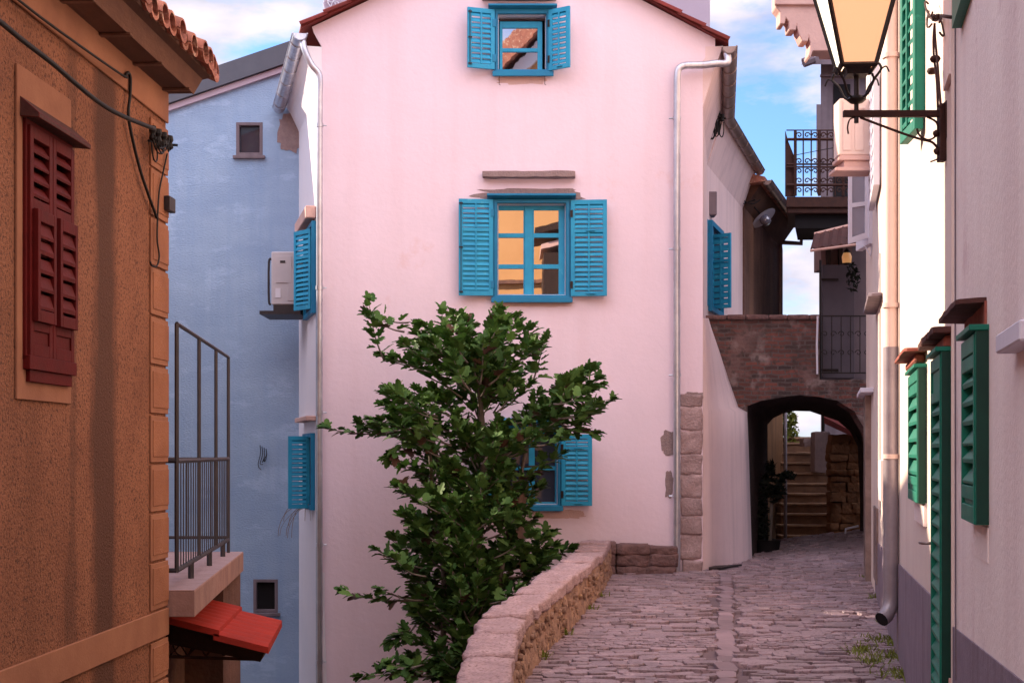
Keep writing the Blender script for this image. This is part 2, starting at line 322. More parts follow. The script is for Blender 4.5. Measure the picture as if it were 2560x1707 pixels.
# ---------------------------------------------------------------- shared part makers
def shutter_mb(mb, A, B, z0, z1, side, t=.035, rails=(), centre=True, pitch=.062, stile=.05, m=0, flap=None, bolt=None, lm=None, solid=0, panel=()):
    """louvred leaf from A(x,y) to B(x,y); side = +1/-1 picks the visible side"""
    A = Vector(A); B = Vector(B); u = (B - A); Wd = u.length; u.normalize(); nn = Vector((-u.y, u.x)) * side
    def fr(a, b, c): q = A + u * a + nn * b; return Vector((q.x, q.y, c))
    lm = m if lm is None else lm
    mb.box(0, stile, 0, t, z0, z1, m, fr); mb.box(Wd - stile, Wd, 0, t, z0, z1, m, fr)
    zs = [z0] + list(rails) + [z1]; rh = .06
    mb.box(stile, Wd - stile, 0, t, z1 - rh, z1, m, fr); mb.box(stile, Wd - stile, 0, t, z0, z0 + rh, m, fr)
    for r in rails: mb.box(stile, Wd - stile, 0, t, r - rh * .4, r + rh * .4, m, fr)
    for i in range(len(zs) - 1):
        a = zs[i] + (rh if i == 0 else rh * .4); b = zs[i + 1] - (rh if i == len(zs) - 2 else rh * .4)
        if i in panel or (i - len(zs) + 1) in panel:
            mb.box(stile, Wd - stile, t * .15, t * .8, a, b, m, fr); continue
        n = max(2, int((b - a) / pitch)); dz = (b - a) / n
        if solid and i < solid: mb.box(stile, Wd - stile, t * .2, t * .55, a, b, m, fr)
        for k in range(n):
            zc = a + dz * (k + .5) + random.uniform(-.003, .003); jt = random.uniform(-.12, .12)
            mb.extr([(t * .08, zc + dz * .42), (t * .22, zc + dz * .5), (t * .98, zc - dz * (.18 + jt)), (t * .9, zc - dz * (.4 + jt * .5))], stile, Wd - stile, lm, fr, 'a')
        if centre: mb.box(Wd / 2 - .012, Wd / 2 + .012, t * .75, t * 1.12, a, b, m, fr)
    return fr
def wedge(mb, pa, pb, Ya, Yb, z0, z1, m=0, k=4):
    mb.extr([(P(pa, 0, Ya).x, Ya), (P(pb, 0, Ya).x, Ya), (P(pb, 0, Yb).x, Yb), (P(pa + k, 0, Yb).x, Yb)], z0, z1, m, ident, 'c')
def rect(s0, s1, z0, z1): return [(s0, z0), (s1, z0), (s1, z1), (s0, z1)]
def halfpipe(mb, p0, p1, r, m=0, bands=0):
    p0 = Vector(p0); p1 = Vector(p1); t = (p1 - p0).normalized(); sd_ = t.cross(Vector((0, 0, 1))).normalized(); up = sd_.cross(t)
    n = 10; vs = []; fs = []
    for p in (p0, p1):
        for rr in (r, r * .9):
            for j in range(n + 1):
                a = math.pi + math.pi * j / n; vs.append(p + sd_ * math.cos(a) * rr + up * math.sin(a) * rr)
    k = n + 1
    for j in range(n):
        fs += [(j, j + 1, 2 * k + j + 1, 2 * k + j), (k + j, 3 * k + j, 3 * k + j + 1, k + j + 1), (j, k + j, k + j + 1, j + 1), (2 * k + j, 2 * k + j + 1, 3 * k + j + 1, 3 * k + j)]
    fs += [(0, 2 * k, 3 * k, k), (n, k + n, 3 * k + n, 2 * k + n)]
    mb.raw(vs, fs, m)
    mb.raw(vs[:k], [list(range(k))], m); mb.raw(vs[2 * k:3 * k], [list(range(k))], m)
    for sgn in (-1, 1): mb.tube([p0 + sd_ * sgn * r, p1 + sd_ * sgn * r], .012, 6, m)
    for b in range(bands):
        c = p0.lerp(p1, (b + .5) / bands); mb.tube([c + sd_ * math.cos(math.pi + math.pi * j / 8) * (r + .004) + up * math.sin(math.pi + math.pi * j / 8) * (r + .004) for j in range(9)], .007, 5, m)
def bez(p0, p1, p2, p3, n=8):
    p0, p1, p2, p3 = map(Vector, (p0, p1, p2, p3)); o = []
    for i in range(n + 1):
        t = i / n; o.append(p0 * (1 - t) ** 3 + p1 * 3 * t * (1 - t) ** 2 + p2 * 3 * t * t * (1 - t) + p3 * t ** 3)
    return o
def smoothpath(pts, n=5):
    P_ = [Vector(p) for p in pts]; o = []
    for i in range(len(P_) - 1):
        a = P_[max(i - 1, 0)]; b = P_[i]; c = P_[i + 1]; d = P_[min(i + 2, len(P_) - 1)]
        for j in range(n):
            t = j / n
            o.append(.5 * ((2 * b) + (c - a) * t + (2 * a - 5 * b + 4 * c - d) * t * t + (3 * b - a - 3 * c + d) * t ** 3))
    o.append(P_[-1]); return o
def rough(mb, amp, sc=6.0, seed=0):
    for v in mb.V:
        n = noise.noise_vector(v * sc + Vector((seed, seed * 2, 0))); v += n * amp
    return mb
def rockbox(mb, fr, a0, a1, b0, b1, c0, c1, m=0, amp=.008, sub=4, seed=0):
    """a subdivided, roughened block"""
    o = len(mb.V); idx = {}; vs = []
    def g(i, j, k):
        key = (i, j, k)
        if key not in idx:
            e = .0
            p = fr(a0 + (a1 - a0) * i / sub, b0 + (b1 - b0) * j / sub, c0 + (c1 - c0) * k / sub)
            nb = (i in (0, sub)) + (j in (0, sub)) + (k in (0, sub))
            if nb >= 2:
                cpt = fr((a0 + a1) / 2, (b0 + b1) / 2, (c0 + c1) / 2); p = p.lerp(cpt, .035 * (nb - 1))
            p = p + noise.noise_vector(p * 7 + Vector((seed, 0, seed))) * amp
            idx[key] = len(vs); vs.append(p)
        return idx[key]
    fs = []
    for i in range(sub):
        for j in range(sub):
            for e in (0, sub):
                fs.append((g(i, j, e), g(i + 1, j, e), g(i + 1, j + 1, e), g(i, j + 1, e)))
                fs.append((g(i, e, j), g(i + 1, e, j), g(i + 1, e, j + 1), g(i, e, j + 1)))
                fs.append((g(e, i, j), g(e, i + 1, j), g(e, i + 1, j + 1), g(e, i, j + 1)))
    mb.raw(vs, fs, m)
def patch_mb(mb, fr, cs, cz, rs, rz, n=28, th=.006, seed=0, base=0.0):
    """thin ragged patch on a wall"""
    pts = []
    for i in range(n):
        a = 2 * math.pi * i / n; k = 1 + .35 * noise.noise(Vector((math.cos(a) * 2 + seed, math.sin(a) * 2, seed))) + random.uniform(-.06, .06)
        ca, sa = math.cos(a), math.sin(a)
        ca = math.copysign(abs(ca) ** .6, ca); sa = math.copysign(abs(sa) ** .6, sa)
        pts.append((cs + ca * rs * k, cz + sa * rz * k))
    mb.polywall(pts, [], base, base + th, 0, fr)

# ================================================================ GROUND
def streetH(x, y):
    t = min(max((y - 19.3) / 4.0, 0), 1)
    return max(0, x - 3.9) * .13 * t
def wallX(y): return .57 + .217 * y          # right hand house line
def inX(y):                                  # inner face of the parapet
    pts = [(3, -.22), (7, -.03), (8, .0), (9.9, .07), (10.5, .15), (11.16, .215), (12.5, .45), (14.3, .72), (15.9, .96), (18.6, 1.27), (30, 2.9)]
    for (a, b), (c, d) in zip(pts, pts[1:]):
        if y <= c: return b + (d - b) * (y - a) / (c - a)
    return pts[-1][1]
g = MB()
nx, ny = 26, 90; vs = []
for j in range(ny + 1):
    y = -14 + 38.6 * j / ny
    for i in range(nx + 1):
        x0 = (inX(max(y, 3)) - .05) if y < 19.3 else 2.4; x1 = wallX(max(y, 3)) + (.3 if y < 19 else 1.8)
        x = x0 + (x1 - x0) * i / nx; vs.append((x, y, streetH(x, y) - .012))
g.add(vs, [(j * (nx + 1) + i, j * (nx + 1) + i + 1, (j + 1) * (nx + 1) + i + 1, (j + 1) * (nx + 1) + i) for j in range(ny) for i in range(nx)], 1)
def runX(y): return .1486 * y
def stone(cx, cy, wx, wy, h, m=0):
    n = 8; ring = []; tilt = (random.gauss(0, .025), random.gauss(0, .05)); rot = random.gauss(0, .10)
    for i in range(n):
        a = 2 * math.pi * (i + .5) / n; ca, sa = math.cos(a), math.sin(a)
        x = math.copysign(abs(ca) ** .45, ca) * wx / 2 * random.uniform(.86, 1.08); y = math.copysign(abs(sa) ** .45, sa) * wy / 2 * random.uniform(.78, 1.15)
        ring.append((x * math.cos(rot) - y * math.sin(rot), x * math.sin(rot) + y * math.cos(rot)))
    vs = []
    for k, hh in ((1.0, -.02), (.99, h * .75), (.95, h)):
        for x, y in ring:
            X, Y = cx + x * k, cy + y * k; vs.append((X, Y, streetH(X, Y) + hh + (x * tilt[0] + y * tilt[1])))
    fs = [(i, (i + 1) % n, n + (i + 1) % n, n + i) for i in range(n)] + [(n + i, n + (i + 1) % n, 2 * n + (i + 1) % n, 2 * n + i) for i in range(n)] + [tuple(range(2 * n, 3 * n))]
    g.add(vs, fs, m)
y = 5.6
while y < 24.4:
    small = 11.55 < y < 12.25
    dy = random.uniform(.055, .075) if small else random.uniform(.065, .15)
    x = inX(y) + random.uniform(-.03, .02) if y < 19.2 else 2.8
    xe = wallX(y) + .02 if y < 19.5 else wallX(y) + 1.4
    while x < xe:
        dx = random.uniform(.06, .10) if small else random.choice((random.uniform(.08, .18), random.uniform(.14, .38)))
        cx_ = x + dx / 2; cy_ = y + dy / 2 + (noise.noise(Vector((cx_ * .9, y * .5, 0))) * .35 + noise.noise(Vector((cx_ * 2.6, y * 1.2, 5))) * .12) + random.uniform(-.02, .02) + (cx_ - 2) * .03
        if abs(cx_ - runX(cy_)) > .085 + dx * .3 or y > 18.7:
            hh = random.uniform(.008, .034) if not small else random.uniform(.022, .034)
            stone(cx_, cy_, dx * 1.05, dy * 1.12, hh)
        x += dx
    y += dy
y = 5.6
while y < 18.6:
    dy = random.uniform(.2, .5); stone(runX(y + dy / 2), y + dy / 2, .155, dy * 1.06, .018, 2); y += dy
street = tag(g.build('street', [M['pave'], M['joint'], M['paver']], origin=(0, 0, 0)), kind='structure')
yd = MB(); yd.box(-60, 60, -40, 120, -4.2, -4.0)
yd.box(5.2, 60, -40, 19, -4.0, -.35); yd.box(.2, 5.5, -40, 19, -4, -.45); yd.box(2, 60, 19, 80, -4, -.3)
tag(yd.build('lower_yard', M['yard'], origin=(0, 0, 0)), kind='structure')

# ================================================================ PARAPET
pw = thing('parapet_wall', (.3, 12, 0), 'low rubble parapet wall with pale coping stones curving along the paved lane', 'wall')
HT = .36
def TH_(y): return .24 + .09 * min(max((y - 7) / 8, 0), 1)
mb = MB(); rows = 60; prof_n = 9
ys = [3.2 + (18.75 - 3.2) * i / 150 for i in range(151)]
vs = []; fs = []
zs = [-.1 + (HT + .1) * k / 8 for k in range(9)]
for y in ys:
    x = inX(y)
    for z in zs:
        p = Vector((x + .02, y, z)); d = noise.noise(p * 5.5) * .03 + abs(noise.noise(p * 13)) * .025; vs.append((x + .025 - d - .03 * (z / HT), y, z))
k = len(zs)
fs = [(j * k + i, j * k + i + 1, (j + 1) * k + i + 1, (j + 1) * k + i) for j in range(150) for i in range(k - 1)]
mb.raw(vs, fs)
vo = []
for y in ys: x = inX(y) - TH_(y) + .03; vo += [(x, y, -4), (x, y, HT), (inX(y) - .01, y, HT)]
mb.raw(vo, [(j * 3 + i, j * 3 + i + 1, j * 3 + 4 + i, j * 3 + 3 + i) for j in range(150) for i in range(2)])
mb.build('rubble_face', M['rubble'], pw, smooth=True, nrm=False)
rb = MB()
for i in range(260):     # loose face stones
    y = random.uniform(5, 18.5); z = random.uniform(.02, .3); r_ = random.uniform(.02, .055); x = inX(y) + .005
    rockbox(rb, ident, x - .03, x + .015, y - r_ * 1.5, y + r_ * 1.5, z - r_ * .6, z + r_ * .6, 0, .008, 2, i)
rb.build('face_stones', M['rubble'], pw, smooth=True)
y = 3.3; i = 0
while y < 18.5:
    L_ = random.uniform(.35, .95); y2 = min(y + L_, 18.75); mb = MB()
    def fr(a, b, c, y=y, y2=y2):
        Y = y + (y2 - y) * a; return Vector((inX(Y) - TH_(Y) - .01 + (TH_(Y) + .02) * b, Y, c))
    rockbox(mb, fr, .008, .992, random.uniform(-.10, .05), 1 + random.uniform(-.05, .05), HT - .01, HT + .095 + random.uniform(-.02, .015), 0, .024, 7, i * 3)
    mb.build('coping_stone', M['stone_p'], pw, smooth=True); y = y2; i += 1
# ================================================================ RETURN WALL by the facade
mb = MB()
for i, (a, b) in enumerate([(1.02, 1.36), (1.36, 1.78), (1.78, 2.16)]):
    for k in range(3):
        z0 = -.05 + k * .155; off = random.uniform(-.02, .02)
        rockbox(mb, ident, a + off - .01, b + off + .01, 18.78, 19.14, z0, z0 + .165 - (.03 * i if k == 2 else 0), 0, .02, 5, i * 5 + k)
tag(mb.build('return_wall', M['rubble_d'], smooth=True), 'short dark stone wall between the parapet end and the foot of the zinc downpipe', 'wall')

# ================================================================ PINK HOUSE
YF = 19.2
FW = Wall(((805 - CX) * YF / F, YF), ((1757 - CX) * YF / F, YF), (0, -1))      # s = x - x0
def fs_(px): return FW.S(px)
def fz(py): return EYE - (py - CY) * YF / F
pk = thing('pink_house', (0, YF, 0), 'pink plastered house with blue louvred shutters and a red tiled gable', 'house')
def frect(x0, x1, y0, y1): return rect(fs_(x0), fs_(x1), fz(y1), fz(y0))
wins = {'top': (1244, 1366, 37, 177), 'main': (1243, 1415, 509, 739), 'low': (1264, 1395, 1075, 1262)}
outer = [(fs_(805), -4), (fs_(1757), -4), (fs_(1757), fz(152)), (fs_(1788), fz(118)), (fs_(1788), fz(97)), (fs_(1283), fz(-168)), (fs_(780), fz(68)), (fs_(784), fz(82)), (fs_(805), fz(118))]
mb = MB(FW); mb.polywall(outer, [frect(*wins[k]) for k in wins], -.28, 0)
mb.build('wall', M['pink'], pk)
# side walls
PL = Wall((-2.5333, YF), (-2.5333 - .247 * 3.6, YF + 3.6), (-1, 0))
PR1 = Wall((2.544, YF), (3.12, 23), (1, 0)); PR2 = Wall((3.12, 23), (4.34, 27.1), (1, 0))
mb = MB()
mb.box(.001, PL.len, -.3, 0, -4, 6.95, 0, PL)
# flared foot at the lower left corner of the house
fl = []
for i in range(9):
    z = -4 + i * .5; k = max(0, (-.6 - z) / 3.4); fl.append((z, k))
for i in range(8):
    z0, k0 = fl[i]; z1, k1 = fl[i + 1]
    mb.raw([(-2.535, YF - .001 - k0 * .35, z0), (-2.50 + k0 * .12, YF - .002, z0), (-2.50 + k1 * .12, YF - .002, z1), (-2.535, YF - .001 - k1 * .35, z1),
            (-2.60 - k0 * .4, YF + .9, z0), (-2.60 - k1 * .4, YF + .9, z1)], [(0, 1, 2, 3), (4, 0, 3, 5)])
mb.build('side_wall', M['white'], pk)
mb = MB()
mb.box(.001, PR1.len, -.3, 0, -1, 6.9, 0, PR1); mb.box(0, PR2.len, -.3, 0, -1, 6.75, 0, PR2)
mb.build('side_wall', M['pinkside'], pk)
# buttress: battered lower wall to the passage
def curve_at(pts, n):
    return smoothpath([Vector((a, b, 0)) for a, b in pts], n)
bc = [(1768, 795), (1782, 830), (1800, 882), (1822, 950), (1846, 1018), (1868, 1030), (1872, 1120), (1876, 1260), (1882, 1412)]
mb = MB(); A = [P(1758, p[1], 19.24) for p in bc]; B = [P(p[0], p[1], 21.42) for p in bc]
A[-1].z = -.3; B[-1].z = -.3
cols_ = 6; vs = []
for a, b in zip(A, B):
    for i in range(cols_ + 1):
        t = i / cols_; p = a.lerp(b, t); p.x += math.sin(t * math.pi) * .04; vs.append(p)
k = cols_ + 1
fs = [(j * k + i, j * k + i + 1, (j + 1) * k + i + 1, (j + 1) * k + i) for j in range(len(A) - 1) for i in range(cols_)]
vb = [v + Vector((-.25, .1, 0)) for v in vs]; o = len(vs)
mb.raw(vs + vb, fs + [tuple(i + o for i in f) for f in fs] + [(j * k, (j + 1) * k, (j + 1) * k + o, j * k + o) for j in range(len(A) - 1)] + [(j * k + cols_, (j + 1) * k + cols_, (j + 1) * k + cols_ + o, j * k + cols_ + o) for j in range(len(A) - 1)])
mb.build('buttress', M['pinkside'], pk, smooth=True)
# stone quoin column at right corner
mb = MB(); zt = fz(985); z = -.05; i = 0
while z < zt:
    h = random.uniform(.2, .34); z2 = min(z + h, zt)
    rockbox(mb, FW, fs_(1700) if i else fs_(1706), fs_(1757) - .01, -.1, .020 if i else .09, z + .001, z2 - .001, 0, .02, 8, i); z = z2; i += 1
mb.build('stone_quoin', M['quoin'], pk, smooth=True)
mb = MB(); patch_mb(mb, FW, fs_(1733), fz(993), .13, .07, seed=3, th=.014); mb.build('mortar_patch', M['mortar'], pk)
mb = MB(); patch_mb(mb, FW, fs_(1672), fz(1108), .10, .16, seed=5); mb.build('mortar_patch', M['mortar'], pk)
mb = MB(); patch_mb(mb, FW, fs_(1672), fz(1212), .05, .18, seed=8); mb.build('mortar_patch', M['mortar'], pk)
mb = MB(); patch_mb(mb, FW, fs_(1322), fz(486), .70, .075, 60, seed=1); mb.build('mortar_patch', M['mortar'], pk)
bpr = mat('bare_pink_render', (.62, .40, .37), (.56, .37, .36), scale=9, bump=.6, bscale=60)
for (a, b, c_, d_, e_) in ((1335, 760, .50, .035, 2), (1306, 200, .33, .06, 4), (1395, 1284, .34, .06, 6), (1306, 14, .35, .035, 9)):
    mb = MB(); patch_mb(mb, FW, fs_(a), fz(b), c_, d_, 50, seed=e_, th=.003); mb.build('bare_render_patch', bpr, pk)
# lintel ledges
for (x0, x1, y0, y1, sd_) in ((1207, 1437, 431, 447, 1), (1205, 1390, -12, 4, 2)):
    mb = MB(); rockbox(mb, FW, fs_(x0), fs_(x1), -.02, .13, fz(y1), fz(y0), 0, .009, 14, sd_)
    mb.build('stone_ledge', M['mortar'], pk, smooth=True)
# windows
def fwindow(key, outer_px, canopy, sash, panes, bars, shL, shR, depth=.14, railsL=(), railsR=(), sol=(0, 0)):
    x0, x1, y0, y1 = outer_px; ox0, ox1, oy0, oy1 = wins[key]
    mb = MB(FW)
    a0, a1, b0, b1 = fs_(x0), fs_(x1), fz(y1), fz(y0); c0, c1, d0, d1 = fs_(ox0) + .004, fs_(ox1) - .004, fz(oy1) + .004, fz(oy0) - .004
    mb.polywall(rect(a0, a1, b0, b1), [rect(c0, c1, d0, d1)], .003, .045, 0)
    mb.polywall(rect(a0 + .02, a1 - .02, b0 + .0, b1 - .02), [rect(c0 - .006, c1 + .006, d0 - .006, d1 + .006)], .045, .055, 0)
    mb.box(a0 - .02, a1 + .02, .05, .085, b0 - .012, b0 + .055, 0)
    # pale reveal
    mb.polywall(rect(c0 - .001, c1 + .001, d0 - .001, d1 + .001), [rect(c0 + .012, c1 - .012, d0 + .012, d1 - .012)], -depth, .0, 1)
    cx0, cx1, cy0, cy1 = canopy
    mb.extr([(.0, fz(cy0) + .03), (.15, fz(cy0)), (.15, fz(cy0) - .025), (0, fz(cy1))], fs_(cx0), fs_(cx1), 0, None, 'a')
    wd = mb.build('window', [M['cyan_d'], M['whitewood']], pk, bevel=.003)
    sx0, sx1, sy0, sy1 = sash
    mb = MB(FW)
    mb.polywall(rect(fs_(sx0), fs_(sx1), fz(sy1), fz(sy0)), [frect(*p) for p in panes], -depth + .02, -depth + .06)
    for b in bars: mb.box(fs_(b[0]), fs_(b[1]), -depth + .06, -depth + .075, fz(b[3]), fz(b[2]))
    mb.build('sash', M['cyan'], wd, bevel=.003)
    mb = MB(FW)
    for p in panes: mb.box(fs_(p[0]) + .001, fs_(p[1]) - .001, -depth + .028, -depth + .036, fz(p[3]) + .001, fz(p[2]) - .001)
    mb.build('pane', M['glassd' if key == 'low' else 'glass'], wd)
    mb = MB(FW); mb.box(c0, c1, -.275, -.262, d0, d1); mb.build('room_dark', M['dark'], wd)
    for (hinge, free, ya, yb, out, rl, nm, sn) in ((shL[0], shL[1], shL[2], shL[3], shL[4], railsL, 'L', sol[0]), (shR[0], shR[1], shR[2], shR[3], shR[4], railsR, 'R', sol[1])):
        Hs = FW.S(hinge); hx = FW(Hs, .05, 0); fx_ = FW(FW.S(free, out), .05 + out, 0)
        mb = MB(); side = 1 if nm == 'L' else -1
        # u from hinge to free; visible side faces -Y
        u = Vector((fx_.x - hx.x, fx_.y - hx.y)); nn = Vector((-u.y, u.x)); side = 1 if nn.y < 0 else -1
        fr = shutter_mb(mb, (hx.x, hx.y), (fx_.x, fx_.y), fz(yb), fz(ya), side, .034, [fz(r) for r in rl], True, .064, .055, 0, solid=sn)
        Wd = u.length
        if nm == 'L':
            mb.box(Wd - .035, Wd - .022, .036, .048, fz(yb) + .04, fz(ya) - .03, 1, fr)
            for zz in (fz(yb) + .05, (fz(yb) + fz(ya)) / 2, fz(ya) - .06): mb.box(Wd - .055, Wd - .002, .035, .05, zz - .012, zz + .012, 1, fr)
        else:
            for zz in [fz(r) for r in rl] + [fz(yb) + .03]: mb.box(Wd * .42, Wd * .68, .035, .05, zz - .006, zz + .006, 2, fr)
        for zz in (fz(yb) + .15, fz(ya) - .18): mb.box(-.012, .03, .034, .042, zz - .05, zz + .05, 1 if nm == 'R' else 2, fr)
        mb.build('shutter', [M['cyan'], M['iron'], M['cyan_d']], wd, bevel=.002)
    return wd
fwindow('main', (1232, 1427, 500, 755), (1218, 1439, 489, 500), (1243, 1415, 509, 740),
        [(1246, 1309, 523, 581), (1246, 1309, 592, 659), (1246, 1309, 670, 734), (1335, 1397, 523, 581), (1335, 1397, 592, 659), (1335, 1397, 670, 734)],
        [(1312, 1331, 515, 738)], (1232, 1147, 501, 741, .05), (1427, 1517, 503, 742, .05), railsL=(577,), railsR=(580,), sol=(1, 0))
fwindow('top', (1235, 1380, 24, 192), (1221, 1392, 18, 27), (1249, 1356, 50, 178), [(1256, 1344, 66, 117), (1256, 1344, 126, 176)], [],
        (1235, 1168, 29, 178, .12), (1374, 1426, 30, 181, .19))
fwindow('low', (1255, 1404, 1062, 1274), (1245, 1414, 1050, 1060), (1264, 1395, 1075, 1262), [(1272, 1322, 1085, 1165), (1272, 1322, 1175, 1255), (1337, 1388, 1085, 1165), (1337, 1388, 1175, 1255)], [],
        (1255, 1182, 1085, 1262, .06), (1404, 1480, 1085, 1263, .06), railsR=(1120,), sol=(1, 0))
# shutters of the left side wall
def leafobj(A, B, z0, z1, side, mats, parent, name='shutter', **k):
    mb = MB(); shutter_mb(mb, A, B, z0, z1, side, **k); return mb.build(name, mats, parent, bevel=.002)
def sidewin(px_near, px_far, ya, yb, A, B, z0, z1, side, rails=()):
    mb = MB(PL); s0, s1 = PL.S(px_near), PL.S(px_far)
    mb.polywall(rect(s0, s1, PL.Z(px_near, yb), PL.Z(px_near, ya)), [rect(s0 + .06, s1 - .06, PL.Z(px_near, yb) + .06, PL.Z(px_near, ya) - .06)], .002, .06)
    wd = mb.build('window', M['cyan_d'], pk)
    mb = MB(PL); mb.box(s0 + .05, s1 - .05, .001, .02, PL.Z(px_near, yb) + .05, PL.Z(px_near, ya) - .05); mb.build('pane', M['glassd'], wd)
    leafobj(A, B, z0, z1, side, [M['cyan']], wd, rails=rails, centre=False)
    return wd
h = PL(PL.S(786), .03, 0); ax, ay = h.x, h.y
sidewin(790, 768, 552, 782, (ax, ay), (-3.07, ay + .32), EYE + (CY - 772) * ay / F, EYE + (CY - 572) * ay / F, 1, rails=(EYE + (CY - 640) * ay / F,))
h = PL(PL.S(780), .04, 0); ax, ay = h.x, h.y
sidewin(788, 766, 1082, 1275, (ax, ay), (-3.16, ay - .12), EYE + (CY - 1270) * ay / F, EYE + (CY - 1090) * ay / F, 1)
for (ya, yb) in ((522, 552), (1040, 1052)):
    mb = MB(PL); mb.box(PL.S(790), PL.S(760), 0, .14, PL.Z(785, yb), PL.Z(785, ya)); mb.build('window_hood', M['rose'], pk, bevel=.01)
# right side window (on second side wall part): open shutter
h = PR2(PR2.S(1772), .03, 0)
mb = MB(PR2); s0, s1 = PR2.S(1770), PR2.S(1800)
mb.polywall(rect(s0, s1, PR2.Z(1772, 778), PR2.Z(1772, 552)), [rect(s0 + .08, s1 - .08, PR2.Z(1772, 778) + .08, PR2.Z(1772, 552) - .08)], .002, .07)
wd = mb.build('window', M['cyan_d'], pk); mb = MB(PR2); mb.box(s0 + .07, s1 - .07, .001, .02, PR2.Z(1772, 770), PR2.Z(1772, 560)); mb.build('pane', M['glassd'], wd)
hy = PR2.Y(1780)
leafobj((P(1779, 0, hy).x, hy), (P(1829, 0, hy - .25).x, hy - .25), P(0, 773, hy).z, P(0, 588, hy).z, -1, [M['cyan']], wd, rails=(P(0, 655, hy).z,), pitch=.09)
leafobj((P(1763, 0, hy - .5).x, hy - .5), (P(1779, 0, hy).x, hy), P(0, 771, hy).z, P(0, 560, hy).z, -1, [M['cyan_d']], wd, rails=(P(0, 655, hy).z,), pitch=.09)
mb = MB(); mb.box(P(1758, 0, hy).x, P(1786, 0, hy).x, hy - .3, hy, P(0, 545, hy).z, P(0, 487, hy).z); mb.build('window_hood', M['greypl'], pk, bevel=.01)
# roof
zr = fz(-188); mb = MB()
eL = [Vector((-2.80, 19.08, fz(70))), Vector((-3.62, 22.5, 7.05))]; rg = [Vector((.02, 19.08, zr)), Vector((.02, 27.5, zr))]
eR = [Vector((2.87, 19.08, fz(108))), Vector((3.44, 23, 7.06)), Vector((4.72, 27.3, 7.02))]
def slab(vs, th, m=0):
    n = len(vs); lo = [v - Vector((0, 0, th)) for v in vs]
    mb.raw(vs + lo, [tuple(range(n)), tuple(range(2 * n - 1, n - 1, -1))] + [(i, (i + 1) % n, n + (i + 1) % n, n + i) for i in range(n)], m)
slab([eL[0], rg[0], Vector((.02, 22.5, zr)), eL[1]], .04); slab([eR[0], eR[1], Vector((.02, 23, zr)), rg[0]], .04); slab([eR[1], eR[2], rg[1], Vector((.02, 23, zr))], .04)
# verge tiles
for e in (eL[0], eR[0]):
    n = 9
    for i in range(n):
        a = e.lerp(rg[0], i / n); b = e.lerp(rg[0], (i + 1.12) / n); d = (b - a).normalized(); up = Vector((0, -1, 0)).cross(d); up = up if up.z > 0 else -up
        lift = up * .018
        vs = []
        for p, w_ in ((a, .07), (b - lift, .06)):
            for j in range(7):
                t = math.pi * j / 6; vs.append(p + Vector((0, -math.cos(t) * w_, 0)) + up * (math.sin(t) * w_ * .6 - .01) + (lift if p is a else lift * .6))
        mb.raw(vs + [vs[0] - up * .025, vs[7] - up * .025], [(j, j + 1, 8 + j, 7 + j) for j in range(6)] + [tuple(range(7)), tuple(range(13, 6, -1)), (0, 7, 15, 14)])
mb.build('roof', M['tile_red'], pk, smooth='auto')
# eaves boxes (cornice along the sides)
mb = MB()
def cornice(W, s0, s1, zt, w_=.24, h_=.62): mb.extr([(0, zt - h_), (w_ * .6, zt - h_ * .35), (w_, zt - .02), (w_, zt), (0, zt)], s0, s1, 0, W, 'a')
cornice(PL, .005, PL.len, 7.0, .22, .45); mb.build('cornice', M['white'], pk)
mb = MB(); cornice(PR1, .005, PR1.len, 7.0, .26, .8); cornice(PR2, 0, PR2.len, 6.98, .3, .8); mb.build('cornice', M['pinkside'], pk)
# gutters
mb = MB(); g0 = Vector((-2.80, 19.02, 7.13)); g1 = Vector((-3.60, 22.25, 6.92)); halfpipe(mb, g0, g1, .095, 0, 6)
mb.build('gutter', M['zinc'], pk, smooth='auto', nrm=False)
mb = MB(); q0 = Vector((2.87, 19.0, 6.95)); q1 = Vector((3.45, 23, 6.93)); q2 = Vector((4.66, 27.1, 6.90)); halfpipe(mb, q0, q1, .095, 0, 6); halfpipe(mb, q1, q2, .095, 0, 6)
mb.build('gutter', M['zinc_d'], pk, smooth='auto', nrm=False)
# downpipes
mb = MB(); xl = (799 - CX) * 19.08 / F
pts = smoothpath([g0 + Vector((.03, .06, -.09)), g0 + Vector((.06, .04, -.22)), Vector((xl - .10, 19.06, 6.72)), Vector((xl, 19.07, 6.58)), Vector((xl, 19.07, 6.3))], 6) + [Vector((xl, 19.07, z)) for z in (4, 2, 0, -2, -4)]
mb.tube(pts, .042, 12)
for z in (5.9, 3.75, 2.1, .35, -1.2): mb.tube([Vector((xl, 19.07, z)), Vector((xl, 19.07, z + .05))], .052, 12); mb.tube([Vector((xl + .02, 19.07, z + .025)), Vector((xl + .09, 19.1, z + .025))], .008, 6)
mb.build('downpipe', M['zinc'], pk, smooth='auto')
mb = MB(); xr = (1692 - CX) * 19.08 / F; zb = fz(170)
pts = smoothpath([q0 + Vector((-.02, .08, -.07)), q0 + Vector((-.02, .06, -.2)), Vector((2.70, 19.06, zb + .02)), Vector((2.55, 19.06, zb)), Vector((2.40, 19.06, zb - .005)), Vector((xr + .10, 19.06, zb - .01)), Vector((xr + .02, 19.06, zb - .06)), Vector((xr, 19.06, zb - .2))], 5) + [Vector((xr, 19.07, z)) for z in (5, 3, 1, .02)]
mb.tube(pts, .048, 14)
for z in (6.0, 4.27, 2.6, 1.0): mb.tube([Vector((xr, 19.07, z)), Vector((xr, 19.07, z + .04))], .056, 12); mb.tube([Vector((xr - .1, 19.1, z + .02)), Vector((xr - .03, 19.07, z + .02))], .01, 6)
mb.build('downpipe', M['zinc'], pk, smooth='auto')
